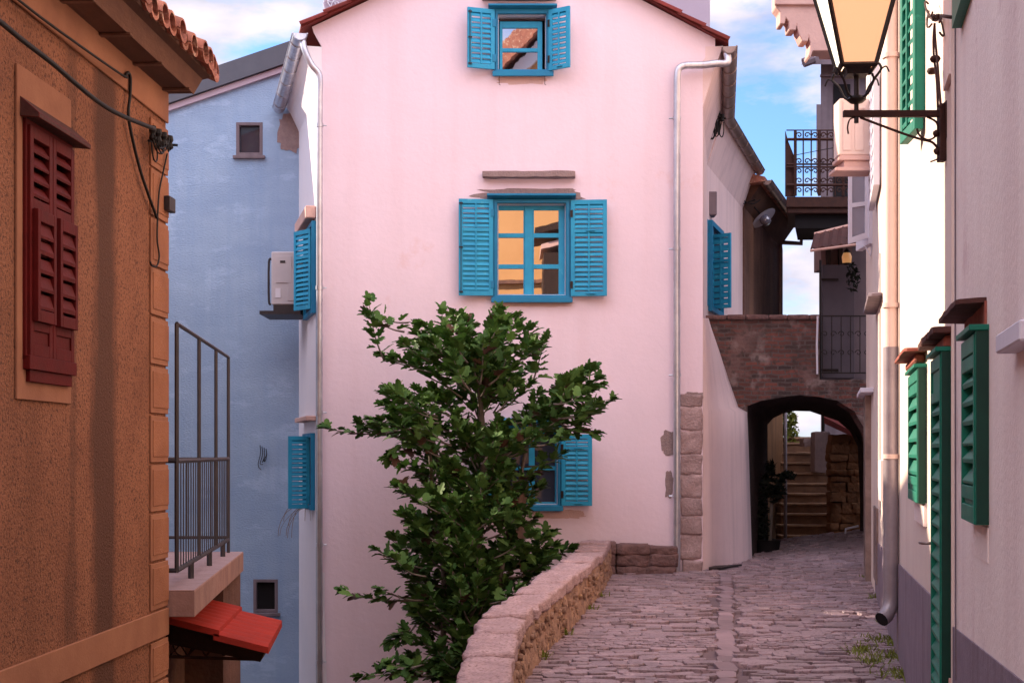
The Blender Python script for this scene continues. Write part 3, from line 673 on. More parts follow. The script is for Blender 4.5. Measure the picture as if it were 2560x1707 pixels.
mb = MB(); xc = (789 - CX) * 19.15 / F; mb.tube([Vector((xc, 19.25, z)) for z in (5.6, 3, 1, -1, -4)], .009, 6); mb.build('conduit', M['cable'], pk)
for px in (1248, 1362):
    mb = MB(); mb.tube([P(px, 190, 19.1), P(px, 212, 19.1), P(px + 3, 213, 19.08)], .004, 5); mb.build('iron_hook', M['rust'], pk)

# electric cable bundle at right eave
mb = MB()
rnd = random.Random(3)
c = P(1782, 300, 22.2)
for i in range(5): mb.lathe(c + Vector((-.1 + i * .06, rnd.uniform(-.05, .05), rnd.uniform(-.02, .06))), [(.0, .09), (.03, .08), (.035, .03), (.025, .02), (.035, -.02), (0, -.03)], 8)
for i in range(13):
    a = c + Vector((rnd.uniform(-.16, .14), rnd.uniform(-.08, .05), rnd.uniform(-.02, .05))); b = c + Vector((rnd.uniform(-.16, .16), rnd.uniform(-.08, .05), rnd.uniform(-.05, .0))); d = rnd.uniform(.2, .42)
    mb.tube(bez(a, a + Vector((-.03, 0, -d)), b + Vector((.03, 0, -d)), b, 10), .009, 5)
mb.tube([c + Vector((-.2, 0, 0)), c + Vector((.2, 0, .02))], .014, 6)
tag(mb.build('cable_bundle', M['cable']), 'tangle of black looped cables under the right hand eave of the pink house', 'cables')

# ================================================================ TALL HOUSE BEHIND
tb = thing('tall_lavender_house', (0, 30, 0), 'tall lavender plastered house rising behind the pink gable', 'house')
mb = MB(); mb.box(P(810, 0, 30).x, P(1775, 0, 30).x, 30, 38, -4, 13.5); mb.build('wall', M['lav'], tb)
mb = MB(); mb.box(P(800, 0, 30).x, P(1785, 0, 30).x, 29.8, 38.2, 13.5, 13.7); mb.build('roof', M['tile_red'], tb)
mb = MB()
for i, (a, b, r_) in enumerate(((822, 12, .14), (838, 16, .1), (835, 2, .16), (828, -6, .1))):
    c = P(a, b, 29.94); mb.tube([c + Vector((math.cos(t * .5) * r_ * (1 - t * .03), 0, math.sin(t * .5) * r_)) for t in range(12)], .012, 5)
tag(mb.build('cable_coil', M['whitewood']), 'small loops of white cable on the lavender wall above the left gutter', 'cables')

# ================================================================ BLUE HOUSE
YB = 22.3
bh = thing('blue_house', (-5, YB, -4), 'blue roughcast house with a sloping grey roof beyond the orange house', 'house')
BW = Wall((0, YB), (1, YB), (0, -1))
def bx_(px): return (px - CX) * YB / F
def bz(py): return EYE - (py - CY) * YB / F
slope = (bz(176) - bz(280)) / (bx_(720) - bx_(418))
xl_, xr_ = -16.0, bx_(752) + .25
zt = lambda x: bz(280) + slope * (x - bx_(418))
mb = MB(BW)
mb.polywall([(xl_, -4), (xr_, -4), (xr_, zt(xr_)), (-8, zt(-8)), (xl_, zt(-8) - 2.2)], [rect(bx_(592), bx_(655), bz(388), bz(308)), rect(bx_(634), bx_(694), bz(1530), bz(1448))], -.35, 0)
mb.box(xr_ - .3, xr_, -8, -.35, -4, zt(xr_)); mb.build('wall', M['blue'], bh)
mb = MB(BW)
for n0, n1, dz0, dz1, mm in ((-8, .12, .10, .42, 0), (-8, .06, .0, .09, 1)):
    vs = [(xl_, n0, zt(-8) - 2.2 + dz0), (-8, n0, zt(-8) + dz0), (xr_ + .05, n0, zt(xr_) + dz0), (xl_, n1, zt(-8) - 2.2 + dz0), (-8, n1, zt(-8) + dz0), (xr_ + .05, n1, zt(xr_) + dz0)]
    mb.add(vs + [(a, b, c + dz1 - dz0) for a, b, c in vs], [(0, 1, 4, 3), (1, 2, 5, 4), (6, 9, 10, 7), (7, 10, 11, 8), (3, 4, 10, 9), (4, 5, 11, 10), (0, 6, 7, 1), (1, 7, 8, 2), (2, 8, 11, 5), (0, 3, 9, 6)], mm)
mb.build('roof', [M['roofgrey'], M['lav']], bh)
for (x0, x1, y0, y1, gm) in ((590, 657, 306, 390, 'glassd'), (633, 695, 1447, 1531, 'dark')):
    mb = MB(BW); mb.polywall(rect(bx_(x0), bx_(x1), bz(y1), bz(y0)), [rect(bx_(x0) + .05, bx_(x1) - .05, bz(y1) + .05, bz(y0) - .05)], -.10, .005)
    mb.box(bx_(x0) - .04, bx_(x1) + .04, 0, .06, bz(y1) - .05, bz(y1)); wd = mb.build('window', M['greypl'], bh, bevel=.006)
    mb = MB(BW); mb.box(bx_(x0) + .04, bx_(x1) - .04, -.09, -.08, bz(y1) + .04, bz(y0) - .04); mb.build('pane', M[gm], wd)
mb = MB(BW); patch_mb(mb, BW, bx_(724), bz(332), .18, .28, 40, .01, 2)
mb.build('bare_render_patch', M['mortar'], bh)
mb = MB()
for k in range(4):
    a = P(650 + k * 5, 1112 + k * 3, 22.25); mb.tube(bez(a, a + Vector((.05, 0, -.2)), a + Vector((-.1, 0, -.3)), a + Vector((.02, -.03, -.38 + k * .1)), 6), .006, 4)
mb.build('wire_stub', M['cable'], bh)

# AC unit
ac = thing('air_conditioner', (-3.3, 21.3, 3.7), 'grey air conditioner on a shelf in the corner by the blue wall', 'air conditioner')
YA = 21.0
x0, x1 = P(678, 0, YA).x, P(743, 0, YA).x; z0, z1 = P(0, 762, YA).z, P(0, 629, YA).z
mb = MB(); mb.box(x0, x1, YA, YA + .8, z0, z1); mb.build('casing', M['acw'], ac, bevel=.015)
mb = MB(); mb.box(x0 + .07, x1 - .08, YA - .012, YA, z0 + .32, z1 - .07); mb.box(x0 + .13, x1 - .17, YA - .016, YA - .012, z1 - .17, z1 - .13, 1); mb.box(x1 - .14, x1 - .03, YA - .01, YA, z0 + .06, z1 - .25); mb.box(x0 + .06, x0 + .14, YA - .008, YA, z0 + .1, z0 + .24, 2)
mb.build('service_panel', [M['acw'], M['railing'], M['whitewood']], ac, bevel=.006)
mb = MB()
for i in range(14): mb.box(x1 + .001, x1 + .05, YA + .1, YA + .14, z0 + .05 + i * .03, z0 + .065 + i * .03)
mb.box(x1 + .05, x1 + .08, YA + .1, YA + .7, z0 + .02, z0 + .5); mb.build('coil', M['cable'], ac)
mb = MB(); mb.tube(smoothpath([(x0 - .01, YA + .1, z1 - .1), (x0 - .05, YA + .1, z1 - .15), (x0 - .05, YA + .1, z0 + .08), (x0 - .02, YA + .1, z0 + .02)], 4), .018, 6); mb.build('pipe', M['railing'], ac)
mb = MB(); mb.box(P(650, 0, YA).x, P(752, 0, YA).x, YA - .05, YA + .85, z0 - .14, z0 - .09); mb.box(x0 + .03, x1 - .02, YA, YA + .8, z0 - .09, z0); mb.build('shelf', M['railing'], ac)
mb = MB(); rnd = random.Random(5)
for i in range(9):
    a = P(762 + rnd.uniform(-8, 10), 1272, 20.4); b = a + Vector((rnd.uniform(-.35, .1), rnd.uniform(-.2, .05), rnd.uniform(-.45, -.15)))
    mb.tube(bez(a, a + Vector((rnd.uniform(-.2, .1), 0, .1)), b + Vector((0, 0, .3)), b, 8), .004, 4)
tag(mb.build('dry_twigs', M['deadgrass']), 'bunch of dry stems hanging below the lower left shutter', 'twigs')

# ================================================================ ORANGE HOUSE
OW = Wall((-2.76 + .047 * 1.0, 1.0), (-2.76 + .047 * 9.6, 9.6), (1, 0)); OL = OW.len
oh = thing('orange_house', (-2.4, 9, -4), 'orange roughcast house with dark red shutters and terracotta eaves at the left', 'house')
def OS(px, n=0): return OW.S(px, n)
ow0, ow1 = OS(50), OS(168); oz0, oz1 = 2.06, 3.25
mb = MB(OW); mb.polywall([(0, -4), (OL, -4), (OL, 4.1), (0, 4.1)], [rect(ow0, ow1, oz0, oz1)], -.3, 0)
mb.box(OL - .3, OL - .001, -6, -.3, -4, 4.0); mb.build('wall', M['orange'], oh)
mb = MB(OW); mb.box(0, OL + .01, .001, .018, 3.79, 4.0); mb.box(0, OL + .012, .001, .02, .385, .565)
mb.build('moulding_band', M['orange_s'], oh, bevel=.004)
mb = MB(OW); mb.polywall(rect(OS(36), OS(172), 1.86, 3.50), [rect(ow0, ow1, oz0, oz1)], .001, .014); mb.build('window_surround', M['orange_s'], oh, bevel=.003)
z = 3.74; qs0 = OS(373)
ks = [(3.745, 3.44)]; zz = 3.425
while zz > .75: ks.append((zz, zz - .30)); zz -= .318
ks += [(.37, .12), (.10, -.2), (-.22, -.55), (-.57, -.9)]
for a, b in ks:
    if b < .60 and a > .5: b = .58
    mb = MB(OW); mb.box(qs0, OL + .012, 0, .014, b, a); mb.box(qs0 + .03, OL + .008, .014, .02, b + .035, a - .03, 1)
    mb.build('quoin_block', [M['orange_s'], M['orange_q']], oh, bevel=.0025)
# eaves
mb = MB(OW)
mb.box(0, OL + .02, 0, .18, 3.99, 4.03); mb.extr([(.13, 4.03), (.18, 3.985), (.25, 4.10), (.2, 4.16)], 0, OL + .03, 1, None, 'a')
mb.extr([(0, 4.03), (.30, 4.10), (.30, 4.13), (-.4, 4.42), (-.4, 4.03)], 0, OL + .04, 0, None, 'a')
for i in range(12): mb.box(OL - .15 - i * .62, OL - .10 - i * .62, 0, .2, 3.975, 3.99, 1)
mb.build('eave', [M['soffit'], mat('brown_beam', (.22, .105, .065), (.13, .06, .045), scale=6, bump=.4, stretch=(1, .3, 1))], oh, bevel=.004)
mb = MB(OW); pt = .155; n = int(OL / pt)
for i in range(n + 1):
    s_ = OL + .02 - i * pt + random.uniform(-.008, .008); jit = random.uniform(-.035, .02)
    for row in range(4):
        na = .37 + jit - row * .36; nb = na - .40; za = 4.105 + row * .155 + (0 if row == 0 else 0); zb_ = za + .17
        r0, r1 = .078, .062; seg = 7; vs = []
        for (nn_, z_, r_) in ((na, za + .03, r0), (nb, zb_ + .02, r1), (na, za + .03, r0 - .013), (nb, zb_ + .02, r1 - .013)):
            for j in range(seg + 1):
                t = math.pi * j / seg; vs.append((s_ + math.cos(t) * r_, nn_, z_ + math.sin(t) * r_ * .95))
        k = seg + 1
        fs = [(j, j + 1, k + j + 1, k + j) for j in range(seg)] + [(2 * k + j, 3 * k + j, 3 * k + j + 1, 2 * k + j + 1) for j in range(seg)] + [(j, 2 * k + j, 2 * k + j + 1, j + 1) for j in range(seg)]
        fs += [(0, k, 3 * k, 2 * k), (k - 1, 3 * k - 1, 4 * k - 1, 2 * k - 1)]
        mb.add(vs, fs)
        if row < 2:
            vs = []
            na -= .02
            for (nn_, z_, r_) in ((na, za + .035, r0), (nb, zb_ + .02, r1), (na, za + .05, r0 - .013), (nb, zb_ + .035, r1 - .013)):
                for j in range(seg + 1):
                    t = math.pi + math.pi * j / seg; vs.append((s_ + pt / 2 + math.cos(t) * r_, nn_, z_ + math.sin(t) * r_ * .7))
            mb.add(vs, fs)
mb.build('roof_tiles', M['tile'], oh, smooth='auto', nrm=False)
# main roof body behind, gable end
mb = MB(OW); mb.extr([(-.3, 4.3), (-3.2, 5.5), (-6, 4.3)], .05, OL - .02, 0, None, 'a'); mb.build('roof', M['tile'], oh)
# shuttered window
mb = MB(OW)
mb.polywall(rect(ow0 - .0, ow1 + .0, oz0, oz1), [rect(ow0 + .035, ow1 - .035, oz0 + .06, oz1 - .04)], -.06, .03)
mb.box(ow0 - .0, ow1 + .01, .0, .05, oz0 - .05, oz0 + .02); mb.box(ow0 + .04, ow1 - .02, 0, .035, oz0 - .11, oz0 - .05)
mb.extr([(0, oz1 + .11), (.11, oz1 + .015), (.11, oz1 - .01), (0, oz1 + .0)], ow0 - .035, ow1 + .06, 1, None, 'a')
ww = mb.build('window', [M['redwood'], M['hood']], oh, bevel=.003)
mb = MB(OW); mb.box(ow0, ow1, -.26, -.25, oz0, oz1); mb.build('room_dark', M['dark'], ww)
mid = (ow0 + ow1) / 2
for (a, b) in ((ow0 + .02, mid - .004), (mid + .004, ow1 - .015)):
    A = OW(a, .0, 0); B = OW(b, .0, 0); mb = MB()
    shutter_mb(mb, (A.x, A.y), (B.x, B.y), oz0 + .02, oz1 - .03, -1, .045, [oz0 + .17, 2.84], False, .072, .045, panel=(0,))
    # lower flap standing proud
    A2 = OW(a + .03, .045, 0); B2 = OW(b - .02, .045, 0)
    shutter_mb(mb, (A2.x, A2.y), (B2.x, B2.y), oz0 + .19, 2.81, -1, .028, [], False, .083, .035)
    mb.build('shutter', M['redwood'], ww, bevel=.002)
# rear annex with balcony
mb = MB(); xA, xB = P(462, 0, 12.6).x, P(558, 0, 12.6).x
mb.box(-6, xB, 12.6, 13.4, -4, .55); mb.box(xA - .6, xA, 9.7, 12.6, -4, .5)
mb.build('annex_wall', M['brown'], oh)
sl_ = [(-2.36, 9.62), (-2.12, 9.62), (-2.49, 13.35), (-4.5, 13.35), (-4.5, 9.62)]
mb = MB(); mb.extr(sl_, .50, .672, 0, None, 'c'); mb.extr([(a * 1.0, b) for a, b in sl_], .672, .68, 1, None, 'c'); mb.build('balcony_slab', [M['conc'], M['conct']], oh, bevel=.01)
# balcony railing
rl = thing('balcony_railing', (-2.3, 11.5, .68), 'dark iron balcony railing with a tall open frame against the blue wall', 'railing')
def RP(t, z): a = Vector((-2.27, 9.75)); b = Vector((-2.60, 13.2)); q = a.lerp(b, t); return Vector((q.x, q.y, z))
ends = [0, .36, .70, 1.0]
mb = MB()
mb.tube([RP(0, 2.47), RP(1, 2.47)], .014, 6); mb.tube([RP(0, 1.54), RP(1, 1.54)], .018, 6); mb.tube([RP(0, .80), RP(1, .80)], .018, 6)
mb.tube([RP(0, 1.54), Vector((-4.2, 9.75, 1.54))], .016, 6); mb.tube([RP(0, .80), Vector((-4.2, 9.75, .8))], .018, 6)
mb.tube([RP(1, 1.54), Vector((-4.2, 13.2, 1.54))], .016, 6); mb.tube([RP(1, .82), Vector((-4.2, 13.2, .82))], .016, 6); mb.build('rail', M['railing'], rl)
for t in ends:
    mb = MB(); mb.tube([RP(t, .79 if t not in (1.0,) else .68), RP(t, 2.47)], .015, 4); mb.build('post', M['railing'], rl)
for t in (.22, .56, .86):
    mb = MB(); mb.tube([RP(t, .68), RP(t, .80)], .022, 4); mb.build('foot', M['railing'], rl)
for i in range(25):
    t = (i + .5) / 25; mb = MB(); mb.tube([RP(t, .80), RP(t, 1.54)], .0045, 4); mb.build('baluster', M['railing'], rl)
for i in range(14):
    mb = MB(); x = -2.65 - i * .11; mb.tube([(x, 13.2, .82), (x, 13.2, 1.54)], .005, 4); mb.build('baluster', M['railing'], rl)
# red tiled canopy
cn = thing('tiled_canopy', (-2.2, 11.6, 0), 'bright red tiled canopy jutting out below the balcony slab', 'canopy')
BL, BRt, FL, FRt = P(505, 1508, 12.5), P(705, 1556, 12.5), P(425, 1560, 11.0), P(671, 1622, 11.0)
def cfr(a, b, c):      # a along length 0..1, b across 0..1 (back to front), c up
    p = BL.lerp(BRt, a).lerp(FL.lerp(FRt, a), b); return p + Vector((0, 0, c))
mb = MB()
for (a0, a1, up) in ((-.25, .50, .0), (.44, 1.0, -.035)):
    nb_ = 8
    for i in range(nb_):
        b0, b1 = i / nb_, (i + 1) / nb_; vs = []
        for a in (a0, a1):
            for j in range(5):
                t = j / 4; vs.append((a, b0 + (b1 - b0) * t, up + .05 + math.sin(math.pi * t) * .018))
        vs += [(a0, b0, up + .0), (a0, b1, up + .0), (a1, b0, up + .0), (a1, b1, up + .0)]
        mb.add(vs, [(j, j + 1, 6 + j, 5 + j) for j in range(4)] + [(10, 11, 13, 12), (5, 6, 7, 8, 9, 13, 12), (0, 10, 11, 4, 3, 2, 1), (0, 5, 12, 10), (4, 11, 13, 9)], 0, cfr)
mb.build('tiles', M['tile_bright'], cn, smooth='auto')
mb = MB(); vs = [(-.3, .0, -.005), (.97, 0, -.005), (.97, .97, -.005), (-.3, .97, -.005), (-.3, .05, -.14), (.93, .3, -.12), (.90, .9, -.14), (-.3, .9, -.19)]
mb.add(vs, [(0, 1, 2, 3), (4, 5, 6, 7), (0, 1, 5, 4), (1, 2, 6, 5), (2, 3, 7, 6), (3, 0, 4, 7)], 0, cfr); mb.build('underframe', M['darkwood'], cn)
mb = MB(); yb_ = 11.2
mb.tube([P(420, 1640, yb_), P(640, 1647, yb_)], .014, 6)
for i in range(4):
    a = P(425 + i * 45, 1638, yb_); b = P(450 + i * 45, 1610, yb_); c_ = P(470 + i * 45, 1638, yb_); mb.tube([a, b, c_], .008, 5)
mb.tube(smoothpath([P(430, 1600, yb_), P(440, 1630, yb_), P(465, 1640, yb_), P(480, 1618, yb_)], 5), .007, 5)
mb.build('bracket', M['rust'], cn)
# cables on the orange house
def wtube(name, px_pts, n_, r_, label, W=OW, extra=None):
    mb = MB(); mb.tube(smoothpath([W.at(a, b, n_) for a, b in px_pts], 6), r_, 6)
    if extra: extra(mb)
    return tag(mb.build(name, M['cable'], smooth=True), label, 'cable')
wtube('cable', [(-60, 10), (0, 55), (60, 104), (130, 158), (190, 210), (250, 258), (310, 292), (385, 322)], .16, .013, 'thick black cable slanting down the orange wall to its corner')
wtube('cable', [(-20, -60), (36, -8), (110, 50), (200, 115), (290, 178), (318, 195)], .05, .007, 'thin pale brown wire strung along the frieze of the orange house')
wtube('cable', [(312, 192), (320, 182), (326, 196), (325, 240), (321, 290), (334, 360), (352, 430), (372, 490), (392, 545)], .03, .010, 'black cable dropping from a hook to the small box near the orange corner')
wtube('cable', [(418, 385), (408, 430), (398, 480), (394, 545), (393, 600), (398, 640), (392, 665), (380, 664), (376, 655)], .035, .006, 'thin looped wire hanging over the orange corner blocks')
mb = MB(); rnd = random.Random(11)
c = OW.at(400, 345, .06)
for i in range(4):
    q = OW.at(382 + i * 14, 335 + i * 8, .07); mb.lathe(q, [(0, .055), (.02, .05), (.026, .02), (.016, .0), (.026, -.03), (0, -.05)], 8)
for i in range(8):
    a = OW.at(rnd.uniform(375, 420), rnd.uniform(335, 362), .06 + rnd.uniform(0, .05)); b = OW.at(rnd.uniform(390, 430), rnd.uniform(340, 370), .08); d = rnd.uniform(.06, .14)
    mb.tube(bez(a, a + Vector((0, 0, -d)), b + Vector((.02, 0, -d)), b, 8), .005, 5)
mb.tube([OW.at(372, 352, .05), OW.at(416, 362, .05), OW.at(416, 362, .05) + Vector((.07, .02, -.0))], .009, 6)
tag(mb.build('cable_bundle', M['cable']), 'bracket of black insulators and coiled wires on the orange house corner', 'cables')
mb = MB(OW); mb.box(OS(402), OS(417), .02, .06, OW.Z(410, 530), OW.Z(410, 494)); tag(mb.build('junction_box', M['railing'], bevel=.004), 'small dark junction box on the corner of the orange house', 'box')

# unseen house blocks added to shape the sun patch on the right wall
def sun_blocker(name, label, x0, x1, y0, y1, h, wm, roof, ridge=1.2, wins_=()):
    r_ = thing(name, ((x0 + x1) / 2, y0, -4), label, 'house')
    mb = MB(); mb.box(x0, x1, y0, y1, -4, h); mb.build('wall', M[wm], r_)
    mb = MB(); mb.extr([(x0 - .3, h), (x1 + .3, h), ((x0 + x1) / 2, h + ridge)], y0 - .2, y1 + .2); mb.build('roof', M[roof], r_)
    for (a, b, c, d) in wins_:
        mb = MB(); mb.box(a, b, y1, y1 + .05, c, d); mb.build('window', M['redwood'], r_)
    return r_
sun_blocker('tall_sun_blocker', 'unseen tall ochre block added behind the orange house to shade the near right wall', -7.4, -4.4, 6.6, 10.7, 8.6, 'ochre', 'tile', .6)
sun_blocker('brown_sun_blocker', 'unseen lower brown block added behind the balcony annex to hold off the sun', -12, -5.2, 13.6, 19.0, 5.6, 'brown', 'tile', 1.0)
# houses behind the viewer, seen in the window glass
rv = thing('ochre_house', (0, -12, 0), 'sunlit ochre house reflected in the window of the pink house', 'house')
mb = MB(); mb.extr([(-9, -.5), (7, -.5), (7, 17), (2.0, 17), (-1.2, 13.6), (-9, 13.6)], -18, -12); mb.build('wall', M['ochre'], rv)
mb = MB(); mb.extr([(-9.4, 13.9), (-1.3, 13.9), (2.0, 17.3), (7.4, 17.3), (7.4, 17.9), (1.8, 17.9), (-1.6, 14.5), (-9.4, 14.5)], -18.5, -11.2, 0); mb.extr([(-9, 13.3), (-1.0, 13.3), (2.3, 16.8), (2.0, 17.1), (-1.3, 13.7), (-9, 13.7)], -12, -11.7, 1); mb.build('roof', [M['tile'], M['white']], rv)
mb = MB(); mb.extr([(-9, 7.2), (1.4, 7.55), (1.4, 7.67), (-9, 7.32)], -12, -11.8); mb.build('moulding_band', M['brown'], rv)
dk = thing('dark_timber_house', (3, -9, 0), 'dark timber house seen mirrored in the right panes', 'house')
mb = MB(); mb.box(1.05, 6, -11.5, -9, -.5, 8.2); mb.build('wall', M['darkwood'], dk)
mb = MB(); mb.extr([(.75, 8.75), (6, 9.9), (6, 10.3), (.75, 8.95)], -11.6, -8.6, 0); mb.extr([(.95, 8.3), (6, 9.5), (6, 9.7), (.95, 8.45)], -11.6, -8.9, 1); mb.build('roof', [M['darkwood'], M['rose']], dk)

# ================================================================ RIGHT HAND HOUSES
RW = Wall((wallX(2.0), 2.0), (wallX(19.7), 19.7), (-1, 0)); RL = RW.len
def RS(px, n=0): return RW.S(px, n)
s391 = RS(2391)
# -- near house
nh = thing('near_plastered_house', tuple(RW(2, 0, 0)), 'pinkish grey plastered house at the right edge with a green shutter under a slate hood', 'house')
mb = MB(RW); mb.polywall([(1.25, -.6), (s391, -.6), (s391, 9), (1.25, 9)], [], -.3, .012); mb.box(1.25, 1.5, -6, -.3, -.6, 9); mb.build('wall', M['creamn'], nh)
def plinth(parent, a, b, za, zb_, n1):
    mb = MB(RW); mb.add([(a, .0, -.1), (b, .0, -.1), (b, .0, zb_), (a, .0, za), (a, n1, -.1), (b, n1, -.1), (b, n1, zb_), (a, n1, za)], [(0, 1, 2, 3), (4, 5, 6, 7), (0, 1, 5, 4), (3, 2, 6, 7), (0, 3, 7, 4), (1, 2, 6, 5)]); return mb.build('plinth', M['plinth'], parent)
plinth(nh, 1.25, s391 - .02, 1.0, .85, .018)
mb = MB(RW); mb.box(s391 - .02, s391 + .004, .0, .022, .05, 9); mb.build('edge_strip', M['cream'], nh)
def hood(parent, px_near, px_far, y_near, n_, th, m, rough_=.006, seed=0, name='slate_hood'):
    s0, s1 = RS(px_near), RS(px_far); z = RW.Z(px_near, y_near)
    mb = MB(); rockbox(mb, RW, s0, s1, -.01, n_, z - th, z, 0, rough_, 8, seed); return mb.build(name, M[m], parent, smooth='auto')
hood(nh, 2476, 2420, 744, .115, .022, 'hood', seed=1)
mb = MB(RW); s0, s1 = RS(2476), RS(2424); mb.box(s0 - .01, s1, .001, .02, RW.Z(2450, 832), RW.Z(2476, 752)); mb.build('lintel', M['brickred'], nh)
def green_shut(parent, pn, pf, ya, yb, t, name='shutter', pitch=.075, rails=(), door=False, near=True):
    """closed green leaf: pn/pf wall px of near/far edge"""
    s0, s1 = RS(pn), RS(pf); zt_, zb_ = RW.Z(pn, ya), RW.Z(pn, yb)
    A = RW(s0 + .02, .012, 0); B = RW(s1 - .01, .012, 0); mb = MB()
    u = Vector((B.x - A.x, B.y - A.y)); nn = Vector((-u.y, u.x)); side = 1 if nn.x < 0 else -1
    hh_ = zt_ - zb_
    shutter_mb(mb, (A.x, A.y), (B.x, B.y), zb_, zt_, side, t, [zb_ + hh_ * .16, zt_ - hh_ * .14], False, pitch, .03, panel=(0, -1))
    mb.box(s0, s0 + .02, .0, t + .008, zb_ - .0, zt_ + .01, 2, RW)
    mb.box(s0 - .005, s1 + .0, .0, t + .03, zt_ + .01, zt_ + .03, 0, RW)
    mb.box(s0 + .01, s1, .0, .016, zb_, zt_, 1, RW)
    return mb.build(name, [M['green'], M['dark'], M['green_shaded']], parent, bevel=.002)
def gwindow(parent, pn, pf, ya, yb, t, **k):
    s0, s1 = RS(pn), RS(pf); mb = MB(RW); zb_ = RW.Z(pn, yb)
    mb.box(s0 + .01, s1 - .01, .0, .016, zb_ - .13, zb_ - .01); mb.box(s0, s1, .001, .008, zb_ - .13, RW.Z(pn, ya) + .03)
    wd = mb.build('window', M['creamn'], parent)
    green_shut(wd, pn, pf, ya, yb, t, **k); return wd
gwindow(nh, 2482, 2444, 832, 1312, .048, pitch=.062)
mb = MB(RW); mb.box(RS(2620), RS(2552), .0, .07, RW.Z(2560, 880), RW.Z(2560, 832)); mb.build('white_ledge', M['whitewood'], nh, bevel=.005)
mb = MB(RW); mb.box(RS(2440), RS(2412), .0, .05, RW.Z(2430, 16), RW.Z(2430, -140)); mb.build('shutter', M['green'], nh)
mb = MB(RW); mb.tube([(RS(2402), .02, RW.Z(2402, 1700)), (RS(2401), .02, 2.0), (RS(2401), .02, 9)], .004, 5, world=False); mb.build('conduit', M['greypl'], nh)
# -- middle house
mh = thing('cream_house', tuple(RW(8, 0, 0)), 'cream plastered house with green shutters, a green door and a fat downpipe', 'house')
s247 = RS(2247); s165 = RL
mb = MB(RW); mb.polywall([(s391, -.6), (s165, -.6), (s165, 8.8), (s391, 8.8)], [], -.3, 0); mb.box(RL - .3, RL, -5, -.3, -.6, 8.8)
mb.build('wall', M['cream'], mh)
plinth(mh, s391 + .001, RS(2190), .88, .62, .010)
hood(mh, 2318, 2286, 868, .125, .022, 'brickred', seed=2)
mb = MB(RW); mb.box(RS(2314), RS(2288), 0, .06, RW.Z(2314, 905), RW.Z(2314, 884)); mb.build('lintel', M['brickred'], mh, bevel=.01)
mb = MB()
for i, (a, b, yy, n_) in enumerate(((2391, 2372, 810, .10), (2374, 2356, 826, .105), (2358, 2343, 842, .10))):
    s0, s1 = RS(a), RS(b); z = RW.Z(a, yy) - .01; rockbox(mb, RW, s0, s1, -.01, n_, z - .03, z, 0, .008, 6, i + 4)
mb.build('slate_hood', M['hood'], mh, smooth='auto')
mb = MB(RW); mb.box(RS(2389), RS(2352), .001, .05, RW.Z(2389, 868), RW.Z(2389, 838)); mb.build('lintel', M['brickred'], mh, bevel=.01)
gwindow(mh, 2318, 2292, 922, 1258, .042, pitch=.085)
# door
s0, s1 = RS(2389), RS(2362); zt_ = 2.03
mb = MB(RW); mb.box(s0, s1, .001, .02, .03, zt_ + .02); door = mb.build('door', M['dark'], mh)
A = RW(s0 + .02, .02, 0); B = RW(s1, .02, 0); mb = MB(); u = Vector((B.x - A.x, B.y - A.y)); nn = Vector((-u.y, u.x)); side = 1 if nn.x < 0 else -1
shutter_mb(mb, (A.x, A.y), (B.x, B.y), .06, zt_, side, .045, [.5, 1.85], False, .07, .03, panel=(-1,))
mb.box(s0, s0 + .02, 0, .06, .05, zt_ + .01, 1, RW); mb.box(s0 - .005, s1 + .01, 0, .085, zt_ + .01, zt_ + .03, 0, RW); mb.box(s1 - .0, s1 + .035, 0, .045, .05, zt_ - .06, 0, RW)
mb.build('louvred_leaf', [M['green'], M['green_shaded']], door, bevel=.002)
mb = MB(RW); hz = RW.Z(2350, 1349); mb.tube([(s1 + .01, .03, hz), (s1 + .01, .10, hz), (s1 + .05, .11, hz), (s1 + .08, .11, hz)], .008, 6, world=False); mb.build('handle', M['zinc_d'], door, smooth=True)
mb = MB(RW); mb.box(s391 + .005, s0 - .005, .0, .03, .0, .62); mb.build('door_jamb', M['rose'], mh)
# open top shutter
hp = RW(RS(2313), .0, 0); mb = MB(); B = Vector((P(2271, 0, hp.y + .42).x, hp.y + .42))
shutter_mb(mb, (hp.x - .01, hp.y), (B.x, B.y), P(0, 322, hp.y).z, 5.3, 1, .05, [], True, .085, .06)
mb.box(RS(2313) - .01, RS(2313) + .03, 0, .05, P(0, 285, hp.y).z, 5.3, 1, RW)
mb.build('shutter', [M['green'], M['green']], mh, bevel=.002)
# distant white-grey shutter, hoods and small window of the far part
mb = MB(); A = RW(RS(2204), .02, 0); B = RW(RS(2190), .02, 0); shutter_mb(mb, (A.x, A.y), (B.x, B.y), RW.Z(2200, 480), RW.Z(2200, 185), 1, .06, [], True, .12, .07)
mb.build('shutter', M['whitewood'], mh)
mb = MB(); rockbox(mb, RW, RS(2207), RS(2190), -.01, .14, RW.Z(2207, 742), RW.Z(2207, 730), 0, .006, 4); mb.build('slate_hood', M['greypl'], mh, smooth='auto')
mb = MB(RW); mb.box(RS(2184), RS(2172), 0, .15, RW.Z(2180, 985), RW.Z(2180, 974)); mb.build('window_hood', M['whitewood'], mh, bevel=.004)
mb = MB(RW); mb.box(RS(2178), RS(2173), 0, .07, 0, RW.Z(2180, 985)); mb.build('door_frame', M['zinc_d'], mh)
mb = MB(RW); mb.box(RS(2196), RS(2188), .001, .02, .2, 1.0); mb.build('recessed_panel', M['zinc_d'], mh)
